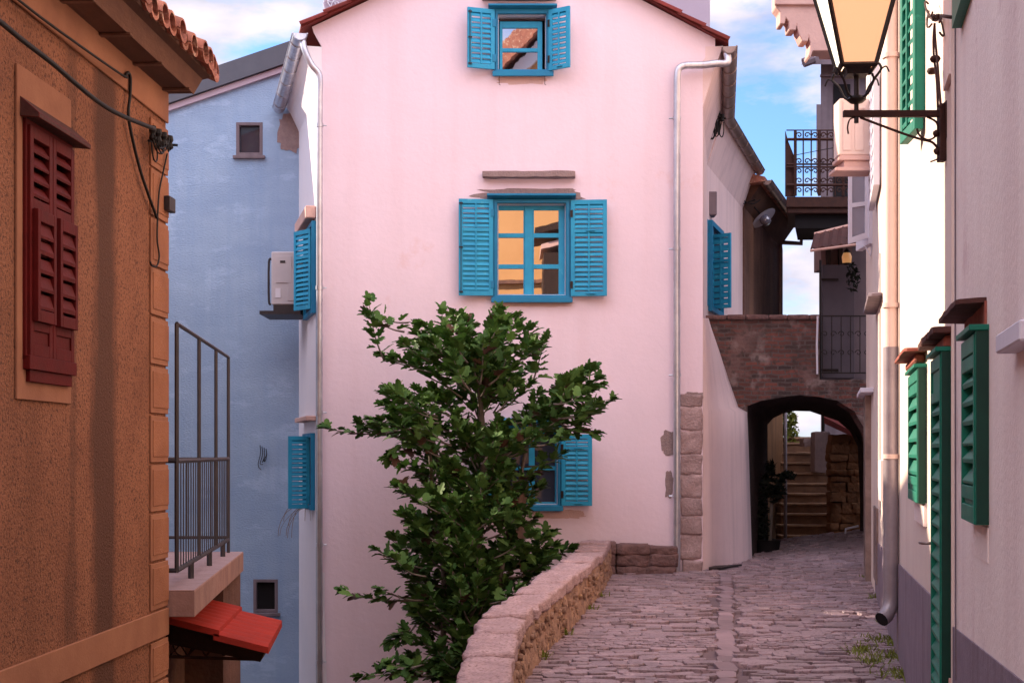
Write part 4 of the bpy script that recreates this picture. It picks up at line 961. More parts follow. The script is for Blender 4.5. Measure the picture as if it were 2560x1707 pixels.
# downpipe
sp = RS(2228, .06); mb = MB(RW)
pb = RW.Z(2226, 1535, .06)
mb.tube([(sp, .062, z) for z in (8.8, 6, 4, 2.38)], .052, 14, 0, world=False)
mb.tube([(sp, .062, z) for z in (2.40, 2, 1, pb + .16)], .058, 14, 1, world=False)
tip_ = [RW(sp, .062, pb + .2), RW(sp, .064, pb + .12), RW(sp - .015, .075, pb + .06), RW(sp - .05, .10, pb + .01), RW(sp - .09, .135, pb - .015)]
mb.tube(tip_, .058, 14, 1, cap=False)
mb.tube([tip_[-1] + (tip_[-2] - tip_[-1]) * .05, tip_[-1] + (tip_[-2] - tip_[-1]) * .3], .056, 14, 2)
for z in (5.9, 4.6, 2.7, 1.55): mb.tube([(sp, .062, z), (sp, .062, z + .035)], .066, 12, 0, world=False)
mb.build('downpipe', [M['acb'], M['pipe'], M['dark']], mh, smooth='auto')
mb = MB(RW); mb.tube([(RS(2248), .012, z) for z in (8.8, 5, 2, 0)], .007, 5, world=False); mb.tube([(RS(2203), .012, z) for z in (3.6, 2, 1)], .006, 5, world=False); mb.build('conduit', M['pipe'], mh)
mb = MB(RW); mb.box(RS(2210), RS(2204), 0, .03, RW.Z(2207, 1250), RW.Z(2207, 1150)); mb.box(RS(2384), RS(2369), 0, .02, RW.Z(2370, 225), 6, 0); mb.build('meter_box_shade_strip', M['creamn'], mh)  # meter box, then a pilaster shadow built as a pinkish strip
# open casement
cs = thing('open_casement', tuple(RW(RS(2178), 0, 4.2)), 'white open casement window jutting from the cream wall beneath the beige box', 'window')
Yc = RW.Y(2181); x0, x1 = P(2121, 0, Yc).x, P(2170, 0, Yc).x; z0, z1 = P(0, 606, Yc).z, P(0, 424, Yc).z
mb = MB(); mb.polywall([(x0, z0 - .02), (x1, z0 + .05), (x1, z1 + .02), (x0, z1)], [[(x0 + .04, z0 + .06), (x1 - .04, z0 + .11), (x1 - .04, (z0 + z1) / 2), (x0 + .04, (z0 + z1) / 2 - .02)], [(x0 + .04, (z0 + z1) / 2 + .03), (x1 - .04, (z0 + z1) / 2 + .05), (x1 - .04, z1 - .04), (x0 + .04, z1 - .05)]], Yc - .02, Yc + .02, 0)
mb.build('sash', M['whitewood'], cs)
mb = MB(); mb.box(x0 + .03, x1 - .03, Yc - .003, Yc + .003, z0 + .05, z1 - .03); mb.build('pane', M['glassw'], cs)
mb = MB(); mb.box(x1, x1 + .08, Yc - .05, Yc + .6, z0 - .02, z1 + .02); mb.tube([P(2160, 612, Yc), P(2176, 640, Yc), P(2182, 600, Yc)], .008, 5); mb.build('frame', M['whitewood'], cs)
# beige box AC
bb = thing('air_conditioner', tuple(RW(RS(2185), 0, 4.8)), 'beige air conditioner box mounted high on the cream wall behind the lantern', 'air conditioner')
Yb_ = RW.Y(2189) - .3; x0, x1 = P(2098, 0, Yb_).x, P(2182, 0, Yb_).x; z0, z1 = P(0, 388, Yb_).z, P(0, 246, Yb_).z
mb = MB(); mb.box(x0, x1, Yb_, Yb_ + .28, z0, z1); mb.build('casing', M['acb'], bb, bevel=.012)
mb = MB(); mb.box(x0 + .04, x0 + .13, Yb_ - .01, Yb_, z0 + .05, z1 - .04); mb.box(x0 + .17, x1 - .1, Yb_ - .012, Yb_, z0 + .05, z1 - .25); mb.box(x0 + .12, x0 + .28, Yb_ - .012, Yb_, z1 - .12, z1 - .09); mb.build('front_panel', M['acb'], bb, bevel=.004)
mb = MB(); mb.box(x0 - .01, x1 + .02, Yb_ - .03, Yb_ + .3, z0 - .06, z0 - .02); mb.box(x0 + .02, x1, Yb_, Yb_ + .3, z0 - .02, z0); mb.box(x0 - .05, x1 + .02, Yb_ - .05, Yb_ + .3, z0 - .18, z0 - .14); mb.box(x0 + .05, x1, Yb_, Yb_ + .3, z0 - .14, z0 - .06); mb.build('tray', M['rose'], bb, bevel=.006)
mb = MB(); mb.box(x1, x1 + .06, Yb_, Yb_ + .25, z0 + .1, z1 - .1); mb.build('bracket', M['darkwood'], bb)

# ================================================================ STREET LANTERN
YL = 6.75
def LP(px, py, dy=0): return P(px, py, YL) + Vector((0, dy, 0))
ln = thing('street_lantern', tuple(LP(2355, 405)), 'black iron wall lantern with amber glass on a bracket over the lane', 'street lamp')
mb = MB(); a, b = LP(2346, 404), LP(2364, 262)
mb.box(a.x, b.x, YL - .03, YL + .03, a.z, b.z); mb.box(LP(2358, 0).x, LP(2366, 0).x, YL - .05, YL + .05, LP(0, 350).z, b.z + .01)
mb.build('wall_plate', M['rust'], ln, bevel=.003)
mb = MB(); a, b = LP(2108, 293), LP(2348, 277); mb.box(a.x, b.x, YL - .014, YL + .014, a.z, b.z)
mb.build('arm', M['rust'], ln, bevel=.002)
mb = MB(); mb.tube(smoothpath([LP(2150, 294), LP(2200, 313), LP(2260, 335), LP(2300, 348), LP(2330, 356), LP(2345, 372)], 5), .006, 6)
mb.tube(smoothpath([LP(2292, 322), LP(2300, 340), LP(2320, 350), LP(2338, 342), LP(2345, 325), LP(2340, 305), LP(2318, 293)], 6), .005, 6)
mb.tube(smoothpath([LP(2345, 372), LP(2346, 395), LP(2326, 405)], 5), .004, 6)
mb.tube(smoothpath([LP(2135, 294), LP(2124, 300), LP(2119, 318), LP(2121, 335)], 5), .004, 6)
for q in (LP(2340, 335), LP(2342, 379)): mb.lathe(q, [(0, .02), (.014, .01), (.016, 0), (.01, -.012), (0, -.016)], 8)
mb.build('scroll_brace', M['rust'], ln, smooth=True)
cxL = LP(2141, 0).x
def rotq(dx, dy, z, ang=R(-4)): return Vector((cxL + dx * math.cos(ang) - dy * math.sin(ang), YL + dx * math.sin(ang) + dy * math.cos(ang), z))
zB, zT = LP(0, 172).z, LP(0, -45).z; hb, ht = .077, .175
cor = [(-1, -1), (1, -1), (1, 1), (-1, 1)]
mb = MB()
for i in range(4):
    a, b = cor[i], cor[(i + 1) % 4]
    mb.tube([rotq(a[0] * hb, a[1] * hb, zB), rotq(a[0] * ht, a[1] * ht, zT)], .011, 4)
    mb.tube([rotq(a[0] * hb, a[1] * hb, zB), rotq(b[0] * hb, b[1] * hb, zB)], .012, 4); mb.tube([rotq(a[0] * ht, a[1] * ht, zT), rotq(b[0] * ht, b[1] * ht, zT)], .012, 4)
# cup
vs = [rotq(a[0] * hb * .8, a[1] * hb * .8, zB) for a in cor] + [rotq(a[0] * hb * .62, a[1] * hb * .62, zB - .035) for a in cor]
mb.raw(vs, [(0, 1, 5, 4), (1, 2, 6, 5), (2, 3, 7, 6), (3, 0, 4, 7), (4, 5, 6, 7)])
mb.build('lantern_frame', M['iron'], ln)
for i in range(4):
    a, b = cor[i], cor[(i + 1) % 4]; e = .965
    mb = MB(); q = [rotq(a[0] * hb * e, a[1] * hb * e, zB + .004), rotq(b[0] * hb * e, b[1] * hb * e, zB + .004), rotq(b[0] * ht * e, b[1] * ht * e, zT), rotq(a[0] * ht * e, a[1] * ht * e, zT)]
    c_ = rotq(0, 0, (zB + zT) / 2); q2 = [p.lerp(Vector((c_.x, c_.y, p.z)), .03) for p in q]
    mb.raw(q + q2, [(0, 1, 2, 3), (4, 5, 6, 7), (0, 1, 5, 4), (1, 2, 6, 5), (2, 3, 7, 6), (3, 0, 4, 7)])
    mb.build('glass_pane', M['amber'] if i in (0, 1) else M['creamglass'], ln)
mb = MB(); vs = [rotq(a[0] * ht * 1.12, a[1] * ht * 1.12, zT) for a in cor] + [rotq(a[0] * .05, a[1] * .05, zT + .16) for a in cor]
mb.raw(vs, [(0, 1, 5, 4), (1, 2, 6, 5), (2, 3, 7, 6), (3, 0, 4, 7), (4, 5, 6, 7)]); mb.lathe(rotq(0, 0, zT + .16), [(.05, 0), (.03, .03), (.04, .05), (0, .09)], 10); mb.build('cap', M['iron'], ln)
mb = MB()
zd = LP(0, 250).z
for a in cor:
    o_ = [rotq(a[0] * hb * 1.15, a[1] * hb * 1.15, zB + .0), rotq(a[0] * hb * 1.25, a[1] * hb * 1.25, zB - .03), rotq(a[0] * hb * .9, a[1] * hb * .9, zB - .07), rotq(a[0] * hb * .6, a[1] * hb * .6, zd + .02), rotq(a[0] * .02, a[1] * .02, zd + .005)]
    mb.tube(smoothpath(o_, 4), .006, 6)
    mb.tube(smoothpath([o_[1], rotq(a[0] * hb * 1.5, a[1] * hb * 1.5, zB - .022), rotq(a[0] * hb * 1.65, a[1] * hb * 1.65, zB - .05)], 4), .004, 5)
mb.tube([rotq(0, 0, zB - .02), rotq(0, 0, zd)], .012, 8)
mb.lathe(rotq(0, 0, zd), [(0, .02), (.03, .016), (.046, .0), (.03, -.014), (.01, -.02), (0, -.02)], 20)
mb.tube([rotq(0, 0, zd), rotq(0, 0, LP(0, 308).z)], .011, 8)
mb.build('stem', M['iron'], ln, smooth='auto')
# lantern feed cables
mb = MB()
Wn = .03
def RC(px, py, n=.05): return RW.at(px, py, n)
mb.tube(smoothpath([RC(2352, 268), RC(2348, 220), RC(2344, 165), RC(2338, 100), RC(2336, 60)], 5), .006, 5)
mb.tube(smoothpath([RC(2345, 268), RC(2342, 200), RC(2335, 140), RC(2334, 95), RC(2337, 60)], 5), .006, 5)
for (a, b) in ((2338, 148), (2330, 178)): mb.lathe(RC(a, b), [(0, .018), (.02, .012), (.026, 0), (.018, -.014), (0, -.018)], 10)
for i in range(7):
    rnd = random.Random(i); a = RC(2320 + rnd.uniform(-8, 30), rnd.uniform(5, 60)); b = RC(2335 + rnd.uniform(-20, 22), rnd.uniform(20, 85)); mb.tube(bez(a, a + Vector((rnd.uniform(-.05, .05), 0, .06)), b + Vector((rnd.uniform(-.06, .06), 0, -.08)), b, 8), .005, 5)
mb.tube([RC(2352, 40), RC(2378, 44)], .008, 6)
tag(mb.build('feed_cables', M['rust'], smooth=True), 'twisted brown feed wires with insulators above the lantern bracket', 'cables')

# ================================================================ BRIDGE / ARCH
br = thing('arched_bridge', (4.5, 21.5, 0), 'old brick bridge over a dark arched passage between the houses', 'bridge')
YA0, YA1 = 21.5, 24.4
GW = Wall((0, YA0), (1, YA0), (0, -1)); GW2 = Wall((0, YA1), (1, YA1), (0, -1))
def q0_(px, py, Y): p = P(px, py, Y); return (p.x, p.z)
front = [(1870, 1450), (1870, 1250), (1870, 1100), (1871, 1014), (1900, 1003), (1950, 992), (2000, 986), (2050, 990), (2095, 1003), (2135, 1030), (2165, 1080), (2185, 1150), (2195, 1250), (2195, 1450)]
back = [(1912, 1440), (1912, 1250), (1911, 1120), (1911, 1062), (1925, 1046), (1950, 1034), (1985, 1027), (2025, 1028), (2060, 1040), (2095, 1052), (2125, 1078), (2144, 1115), (2150, 1250), (2150, 1440)]
fp = [q0_(a, b, YA0) for a, b in front]; bp_ = [q0_(a, b, YA1) for a, b in back]
rnd = random.Random(4)
fp = [fp[0]] + [(a + rnd.uniform(-.015, .015), b + rnd.uniform(-.012, .012)) for a, b in fp[1:-1]] + [fp[-1]]
top = [q0_(2330, 1450, YA0), q0_(2330, 950, YA0), q0_(2049, 950, YA0), q0_(2049, 799, YA0), q0_(1752, 799, YA0), q0_(1752, 1450, YA0)]
mb = MB(GW); mb.polywall(fp + top, [], -.35, 0); mb.build('brick_wall', M['brick'], br)
top2 = [q0_(2330, 1440, YA1), q0_(2330, 960, YA1), q0_(1740, 960, YA1), q0_(1740, 1440, YA1)]
mb = MB(GW2); mb.polywall(bp_ + top2, [], 0, .3); mb.build('rear_wall', M['arch_shade'], br)
def ring(pts, n=4): return smoothpath([Vector((a, 0, b)) for a, b in pts], n)
r0, r1 = ring(fp), ring(bp_); mb = MB(); nseg = 8; vs = []
for k in range(nseg + 1):
    t = k / nseg
    for a, b in zip(r0, r1):
        p = a.lerp(b, t); p.y = YA0 + .02 + (YA1 - YA0 - .3) * t; p += noise.noise_vector(p * 3) * (.03 if 0 < k < nseg else .0); vs.append(p)
kk = len(r0); mb.raw(vs, [(j * kk + i, j * kk + i + 1, (j + 1) * kk + i + 1, (j + 1) * kk + i) for j in range(nseg) for i in range(kk - 1)]); mb.build('vault', M['arch_shade'], br, smooth=True)
mb = MB()
mb.box(P(1752, 0, YA0).x, P(2330, 0, YA0).x, YA0 + .35, YA1 - .3, P(0, 945, YA0).z - .06, P(0, 945, YA0).z); mb.build('deck', M['brick'], br)
i = 0; x = P(1760, 0, YA0).x; xe = P(2049, 0, YA0).x; mb = MB()
while x < xe:
    dx = random.uniform(.22, .36); rockbox(mb, ident, x + .004, min(x + dx, xe) - .004, YA0 - .05, YA0 + .38, P(0, 799, YA0).z, P(0, 788, YA0).z + random.uniform(-.008, .008), 0, .008, 4, i); x += dx; i += 1
mb.build('coping', M['rubble_d'], br, smooth='auto')
# iron railing on the bridge
ir = thing('scroll_railing', tuple(P(2100, 940, YA0)), 'black wrought iron railing with scrolls in front of the grey door on the bridge', 'railing')
def scroll(mb, c, r, sgn=1, y=0, m=0, th=.007):
    pts = []
    for i in range(16):
        a = i * .42; rr = r * (1 - i / 20); pts.append(c + Vector((sgn * math.cos(a) * rr, 0, math.sin(a) * rr)))
    mb.tube(pts, th, 5, m)
yr = YA0 - .04
mb = MB(); zt_, zb_ = P(0, 790, yr).z, P(0, 932, yr).z; xa, xb = P(2052, 0, yr).x, P(2172, 0, yr).x
mb.tube([(xa, yr, zt_), (xb, yr, zt_)], .012, 6); mb.tube([(xa, yr, zb_), (xb, yr, zb_)], .012, 6); mb.build('rail', M['iron'], ir)
for i in range(6):
    px = 2056 + i * 23.5; mb = MB(); x = P(px, 0, yr).x; mb.tube([(x, yr, zb_), (x, yr, zt_)], .007, 5); mb.build('bar', M['iron'], ir)
for zz in (835, 882):
    for i in range(6):
        mb = MB(); scroll(mb, P(2062 + i * 21, zz, yr - .012), .05, 1 if i % 2 else -1); mb.build('scroll', M['iron'], ir)
# grey door leaf with straps
gd = thing('grey_door', tuple(P(2090, 940, 21.95)), 'plain grey sheet metal door with black strap hinges behind the scroll railing', 'door')
mb = MB(); a, b = P(2056, 945, 21.95), P(2136, 662, 21.95); mb.box(a.x, b.x, 21.95, 22.0, a.z, b.z); mb.build('leaf', M['greydoor'], gd, bevel=.004)
for yy in (699, 925):
    mb = MB(); a, b = P(2052, yy + 3, 21.93), P(2096, yy - 3, 21.93); mb.box(a.x, b.x, 21.925, 21.95, a.z, b.z); mb.build('strap_hinge', M['iron'], gd)
mb = MB(); mb.tube([P(2051, 948, 21.9), P(2051, 650, 21.9)], .02, 6); mb.build('post', M['iron'], gd)
mb = MB(); a, b = P(2040, 935, 21.6), P(2046, 775, 21.6); mb.tube([P(2043, 935, 21.4), P(2042, 860, 21.4), P(2044, 790, 21.4)], .016, 6); tag(mb.build('pale_pipe', M['whitewood']), 'short pale vertical pipe at the end of the brick bridge parapet', 'pipe')
# dark building behind the railing (right part)
dh = thing('dark_back_house', tuple(P(2160, 940, 22.6)), 'dark shaded wall with timber posts behind the grey door and under the small awning', 'house')
mb = MB(); a = P(2052, 0, 22.8); wedge(mb, 2128, 2500, 22.4, 22.8, P(0, 950, YA0).z, P(0, 585, 22.4).z); wedge(mb, 2050, 2500, 22.8, 23.6, P(0, 950, YA0).z, P(0, 600, 22.8).z)
mb.build('wall', M['greypl'], dh)
mb = MB(); mb.box(P(2052, 0, 22.1).x, P(2130, 0, 22.1).x, 22.1, 22.6, P(0, 672, 22.1).z, P(0, 600, 22.1).z); mb.build('upper_wall', mat('rose_render_dark', (.24, .15, .14), scale=5), dh)
for px in (2068, 2098):
    mb = MB(); mb.box(P(px, 0, 22).x, P(px + 9, 0, 22).x, 22.0, 22.1, P(0, 664, 22).z, P(0, 596, 22).z); mb.build('timber_post', M['darkwood'], dh)
aw = thing('small_awning', tuple(P(2080, 600, 21.5)), 'small brown corrugated awning beneath the iron balcony', 'awning')
mb = MB(); a0 = [P(2026, 622, 20.9), P(2036, 586, 22.4), P(2190, 548, 22.4), P(2190, 600, 20.9)]
n = 14; vs = []
for i in range(n * 2 + 1):
    t = i / (n * 2); w_ = math.sin(i * math.pi / 2) * .02
    vs += [a0[0].lerp(a0[3], t) + Vector((0, 0, w_)), a0[1].lerp(a0[2], t) + Vector((0, 0, w_))]
lo = [v - Vector((0, 0, .02)) for v in vs]; k = len(vs)
mb.raw(vs + lo, [(2 * i, 2 * i + 1, 2 * i + 3, 2 * i + 2) for i in range(n * 2)] + [(2 * i + k, 2 * i + 1 + k, 2 * i + 3 + k, 2 * i + 2 + k) for i in range(n * 2)] + [(2 * i, 2 * i + 2, 2 * i + 2 + k, 2 * i + k) for i in range(n * 2)] + [(0, 1, 1 + k, k)])
mb.build('sheet', M['hood'], aw)
mb = MB(); mb.tube([a0[1], a0[2]], .03, 5); mb.build('batten', M['rose'], aw); mb = MB(); mb.tube([a0[0] - Vector((0, 0, .03)), a0[3] - Vector((0, 0, .03))], .02, 5); mb.build('batten', M['rose'], aw)
lp_ = thing('hanging_lamp', tuple(P(2117, 660, 21.4)), 'small amber lamp hanging under the awning beside the open casement', 'lamp')
c = P(2117, 645, 21.4); mb = MB(); mb.lathe(c, [(.035, -.09), (.065, -.08), (.075, .02), (.05, .08)], 12); mb.build('shade', M['lampsmall'], lp_, smooth=True)
mb = MB(); mb.lathe(c, [(.055, .075), (.05, .1), (.02, .13), (0, .14)], 10); mb.tube([c + Vector((0, 0, .12)), c + Vector((0, 0, .3))], .006, 5); mb.lathe(c, [(.05, -.1), (.07, -.09), (.07, -.078)], 10); mb.build('cap', M['iron'], lp_)
def leafquads(mb, c, r, n, size, rnd, m=0, flat=1.0, droop=0):
    for i in range(n):
        while True:
            d = Vector((rnd.uniform(-1, 1), rnd.uniform(-1, 1), rnd.uniform(-1, 1)))
            if d.length < 1: break
        p = Vector(c) + Vector((d.x * r[0], d.y * r[1], d.z * r[2])); s = size * rnd.uniform(.6, 1.3)
        a = Vector((rnd.gauss(0, 1), rnd.gauss(0, 1), rnd.gauss(0, .6) - droop)).normalized(); b = a.cross(Vector((rnd.gauss(0, 1), rnd.gauss(0, 1), rnd.gauss(0, 1)))).normalized()
        mb.raw([p - a * s, p + b * s * .35, p + a * s, p - b * s * .35], [(0, 1, 2, 3)], m)
mb = MB(); rnd = random.Random(8); leafquads(mb, P(2132, 690, 21.7), (.10, .1, .26), 80, .05, rnd, droop=1.0); tag(mb.build('trailing_plant', M['leafd'], nrm=False), 'dark trailing plant hanging beside the amber lamp', 'plant')

# ================================================================ BEYOND THE ARCH
st = thing('stone_stairs', tuple(P(2015, 1363, 25)), 'brown stone stairs climbing beyond the arched passage', 'stairs')
yk = [1363, 1337, 1311, 1283, 1257, 1232, 1207, 1181, 1155, 1130, 1106, 1092]
Ys = [25 + .22 * k for k in range(len(yk))]
prev = P(0, 1390, 25).z - .3
for k, (py, Y) in enumerate(zip(yk, Ys)):
    z = P(0, py, Y).z; x0, x1 = P(1950, 0, Y).x, P(2090, 0, Y).x
    mb = MB(); rockbox(mb, ident, x0, x1, Y - .02, Y + .5, prev - .05, z - .035, 0, .014, 6, k); rockbox(mb, ident, x0, x1, Y - .05, Y + .5, z - .035, z, 1, .010, 8, k + 30); mb.build('step', [M['step'], M['tread']], st, smooth='auto'); prev = z
mb = MB(); mb.box(2.6, 8, 24.45, 34, -.6, -.12); mb.build('landing', M['step'], st)
lw = thing('passage_side_house', tuple(P(1935, 1400, 25)), 'warm orange plastered wall with a thin pipe left of the stairs', 'house')
SW_ = Wall((P(1895, 0, 24.45).x, 24.45), (P(1957, 0, 27).x, 27), (1, 0)); mb = MB(SW_); mb.box(-.1, SW_.len, -.3, 0, -.5, 3.2); mb.build('wall', mat('passage_orange_plaster', (.26, .13, .06), (.17, .085, .04), scale=2, bump=.6, streak=(.1, .05, .03)), lw)
mb = MB(); x = P(1958, 0, 25.2).x; mb.tube([(x, 25.0, -.4), (x, 25.0, 3.0)], .03, 8); mb.build('pipe', M['pipe'], lw, smooth=True)
rw2 = thing('stair_side_house', tuple(P(2110, 1340, 25.2)), 'ochre stone wall with a red tiled edge right of the stairs', 'house')
mb = MB(); Yw = 25.1; a, b = P(2078, 1345, Yw), P(2200, 1085, Yw)
z_ = a.z - .3; i = 0
while z_ < b.z:
    x = a.x + random.uniform(-.03, .03)
    h_ = random.uniform(.10, .2)
    while x < b.x: dx = random.uniform(.12, .34); rockbox(mb, ident, x, x + dx, Yw + random.uniform(-.02, .02), Yw + .4, z_, min(z_ + h_, b.z), 0, .03, 4, i); x += dx; i += 1
    z_ += h_
mb.build('wall', mat('ochre_stone_wall', (.26, .115, .05), (.15, .065, .03), scale=4, bump=1.0, bscale=20, bdist=.03), rw2, smooth='auto')
mb = MB(); mb.raw([P(2060, 1042, Yw - .1), P(2150, 1088, Yw - .1), P(2215, 1088, Yw - .1), P(2215, 1000, Yw + 1.5), P(2062, 1030, Yw + 1.5), P(2060, 1058, Yw - .1), P(2150, 1100, Yw - .1)], [(0, 1, 2, 3, 4), (0, 1, 6, 5)]); mb.build('tiled_edge', M['tile_red'], rw2)
wp = MB(); Yp = 26.2; a, b = P(2037, 1182, Yp), P(2078, 1078, Yp); rockbox(wp, ident, a.x, b.x, Yp, Yp + .4, a.z, b.z, 0, .01, 5, 1); rockbox(wp, ident, P(2018, 0, Yp).x, a.x, Yp + .3, Yp + .7, P(0, 1116, Yp).z, P(0, 1094, Yp).z, 0, .01, 4, 2)
tag(wp.build('white_pillar', M['mortar'], smooth='auto'), 'pale rough pillar at the right side of the upper steps', 'pillar')
mb = MB(); mb.tube([P(2058, 1080, 26.4), P(2058, 1000, 26.4)], .03, 6); tag(mb.build('iron_post', M['iron']), 'dark iron post rising from the pale pillar above the stairs', 'post')
mb = MB(); rnd = random.Random(2); leafquads(mb, P(1968, 1078, 27.5), (.22, .2, .55), 420, .085, rnd, droop=.4)
sh = thing('wall_shrub', tuple(P(1965, 1150, 27.6)), 'yellow green shrub leaning over the wall beside the stairs', 'shrub')
mb.build('foliage', M['leafy'], sh, nrm=False); mb = MB(); mb.tube([P(1960, 1150, 27.6), P(1966, 1060, 27.5)], .025, 6); mb.build('stem', M['bark'], sh)
fn = thing('potted_fern', tuple(P(1920, 1400, 22.8)), 'dark bushy plant in a tall pot inside the arched passage', 'plant')
mb = MB(); rnd = random.Random(12); leafquads(mb, P(1932, 1215, 22.8), (.2, .2, .26), 260, .07, rnd); leafquads(mb, P(1968, 1188, 22.7), (.14, .12, .07), 90, .06, rnd); leafquads(mb, P(1905, 1300, 22.8), (.12, .15, .4), 260, .06, rnd); leafquads(mb, P(1925, 1165, 22.8), (.1, .1, .1), 60, .06, rnd); mb.build('foliage', M['leafd'], fn, nrm=False)
mb = MB(); mb.tube([P(1925, 1350, 22.8), P(1930, 1220, 22.8)], .03, 6); mb.build('stem', M['bark'], fn)
mb = MB(); mb.lathe(P(1918, 1408, 22.8), [(0, 0), (.16, 0), (.21, .35), (.23, .38), (.19, .38), (0, .34)], 14); mb.build('pot', M['dark'], fn, smooth='auto')
mb = MB(); a, b = P(2112, 1330, 24.0), P(2145, 1322, 24.0); mb.tube([P(2113, 1342, 24), P(2114, 1322, 24), P(2146, 1314, 24)], .02, 6); tag(mb.build('handrail_stub', M['whitewood']), 'short pale bent pipe at the right foot of the passage wall', 'pipe')
mb = MB(); mb.extr([(2.75, 19.0), (3.35, 19.12), (3.3, 19.0), (2.75, 18.75)], -.0, .02, 0, None, 'c'); 
mb2 = MB(); vs = [P(1772, 1418, 19.6), P(1855, 1424, 19.9), P(1800, 1436, 19.3), P(1772, 1434, 19.2)]
mb2.raw([(v.x, v.y, .03) for v in vs] + [(v.x, v.y, .055) for v in vs], [(0, 1, 2, 3), (4, 5, 6, 7), (0, 1, 5, 4), (1, 2, 6, 5), (2, 3, 7, 6), (3, 0, 4, 7)])
tag(mb2.build('iron_plate', M['iron']), 'flat dark iron drain cover at the foot of the pink buttress', 'drain cover')

# ================================================================ BROWN HOUSE (right of pink)
bw = thing('brown_house', (4.6, 27.5, 0), 'brown weathered house with a tiled eave beyond the pink side wall', 'house')
NB = Wall((4.38, 27.15), (6.02, 32.3), (1, 0)); mb = MB(NB); mb.box(0, NB.len, -.3, 0, 0, 6.6); mb.box(0, .2, -2.5, -.3, 0, 6.6); mb.build('wall', M['brown'], bw)
mb = MB(NB); mb.extr([(-2.5, 7.6), (.42, 6.72), (.42, 6.64), (0, 6.6), (-2.5, 7.2)], -.25, NB.len + .1, 0, None, 'a'); mb.extr([(0, 6.2), (.3, 6.62), (0, 6.62)], 0, NB.len, 1, None, 'a'); mb.build('roof', [M['tile'], M['soffit']], bw)
mb = MB(); a, b = NB(-.2, .45, 6.66), NB(NB.len + .1, .45, 6.62); halfpipe(mb, a, b, .09, 0, 5); mb.build('gutter', M['zinc_d'], bw, smooth='auto', nrm=False)
mb = MB(); e = b; x = P(1951, 0, 32.2).x; mb.tube([e, e - Vector((0, 0, .35)), Vector((x + .02, 32.2, P(0, 606, 32.2).z)), Vector((x, 32.2, P(0, 625, 32.2).z)), Vector((x, 32.2, 1))], .055, 8); mb.build('downpipe', M['zinc_d'], bw)
wl = thing('enamel_wall_lamp', tuple(P(1905, 545, 28.5)), 'white enamel disc lamp on a bracket under the brown eave', 'wall lamp')
c = P(1905, 540, 28.3); dirv = Vector((.5, -.35, -.75)).normalized(); qq = dirv.to_track_quat('Z', 'Y')
mb = MB(); o = len(mb.V)
prof = [(.0, .0), (.12, .01), (.26, .05), (.27, .06), (.25, .06), (.11, .04), (0, .03)]; mb.lathe((0, 0, 0), prof, 18); 
for v in mb.V: v.rotate(qq); v += c
mb.build('disc', M['whitewood'], wl, smooth='auto'); mb = MB(); mb.lathe((0, 0, 0), [(.0, .22), (.08, .2), (.11, .12), (.09, .04)], 14)
for v in mb.V: v.rotate(qq); v += c
mb.build('globe', M['glassw'], wl, smooth=True)
mb = MB(); mb.tube([P(1870, 500, 27.4), c], .015, 6); mb.build('arm', M['iron'], wl)
mb = MB(); mb.tube(smoothpath([P(1850, 498, 27), P(1880, 510, 27), P(1900, 500, 27.2)], 4), .012, 5); mb.tube([P(1850, 512, 27), P(1888, 500, 27)], .012, 5); tag(mb.build('wire_bracket', M['cable']), 'small black wire bracket on the corner between pink and brown walls', 'bracket')

# ================================================================ FAR TALL HOUSE + BALCONY + CORNICE
ft = thing('tall_grey_house', tuple(P(2090, 800, 28)), 'tall grey shaded house behind the iron balcony', 'house')
YT = 28.0; mb = MB(); wedge(mb, 2052, 2700, YT, YT + 6, -.5, P(0, 140, YT).z); wedge(mb, 2041, 2053, YT - .02, YT + .4, P(0, 480, YT).z, P(0, 262, YT).z)
mb.build('wall', M['greypl'], ft)
mb = MB(); mb.box(P(2083, 0, YT).x, P(2125, 0, YT).x, YT - .03, YT, P(0, 520, YT).z, P(0, 212, YT).z); mb.build('window', M['dark'], ft)
mb = MB(); mb.box(P(2050, 0, YT).x, 9, YT - .08, YT, P(0, 194, YT).z, P(0, 188, YT).z); mb.build('string_course', M['greypl'], ft)
mb = MB(); mb.raw([P(2002, 162, YT - .5), P(2040, 142, YT - .5), P(2200, 70, YT - .5), P(2200, 160, YT - .5), P(2012, 158, YT + 3), P(2044, 142, YT + 3), P(2200, 70, YT + 3), P(2200, 158, YT + 3)], [(0, 1, 2, 3), (4, 5, 6, 7), (0, 1, 5, 4), (1, 2, 6, 5), (2, 3, 7, 6), (3, 0, 4, 7)]); mb.tube([P(2008, 158, YT - .6), P(2035, 148, YT - .6)], .09, 8); mb.build('roof', M['greypl'], ft)
crn = thing('carved_cornice_house', tuple(P(2080, 0, 24)), 'rose stone house corner with a stepped carved cornice against the sky', 'house')
prf = [(1939, -40), (1939, 18), (1950, 30), (1950, 60), (1962, 60), (1965, 45), (1972, 55), (1973, 76), (1990, 76), (1992, 64), (1996, 82), (2006, 104), (2020, 104), (2022, 92), (2026, 108), (2024, 128), (2020, 140), (2026, 146), (2032, 128), (2200, 126), (2200, -40)]
mb = MB(); Yk = 23.2; mb.extr([q0_(a, b, Yk) for a, b in prf], Yk, Yk + .35)
wedge(mb, 1936, 2200, Yk - .06, Yk + .4, P(0, 15, Yk).z, P(0, -14, Yk).z); mb.build('cornice', M['rose'], crn, bevel=.012)
mb = MB(); wedge(mb, 2045, 2250, Yk + .3, Yk + .6, P(0, 124, Yk).z, P(0, 10, Yk).z); mb.build('wall', M['rose'], crn)
bl = thing('iron_balcony', tuple(P(2040, 540, 26.5)), 'rust brown iron balcony with scrolled railing high above the bridge', 'balcony')
Yq = 26.3
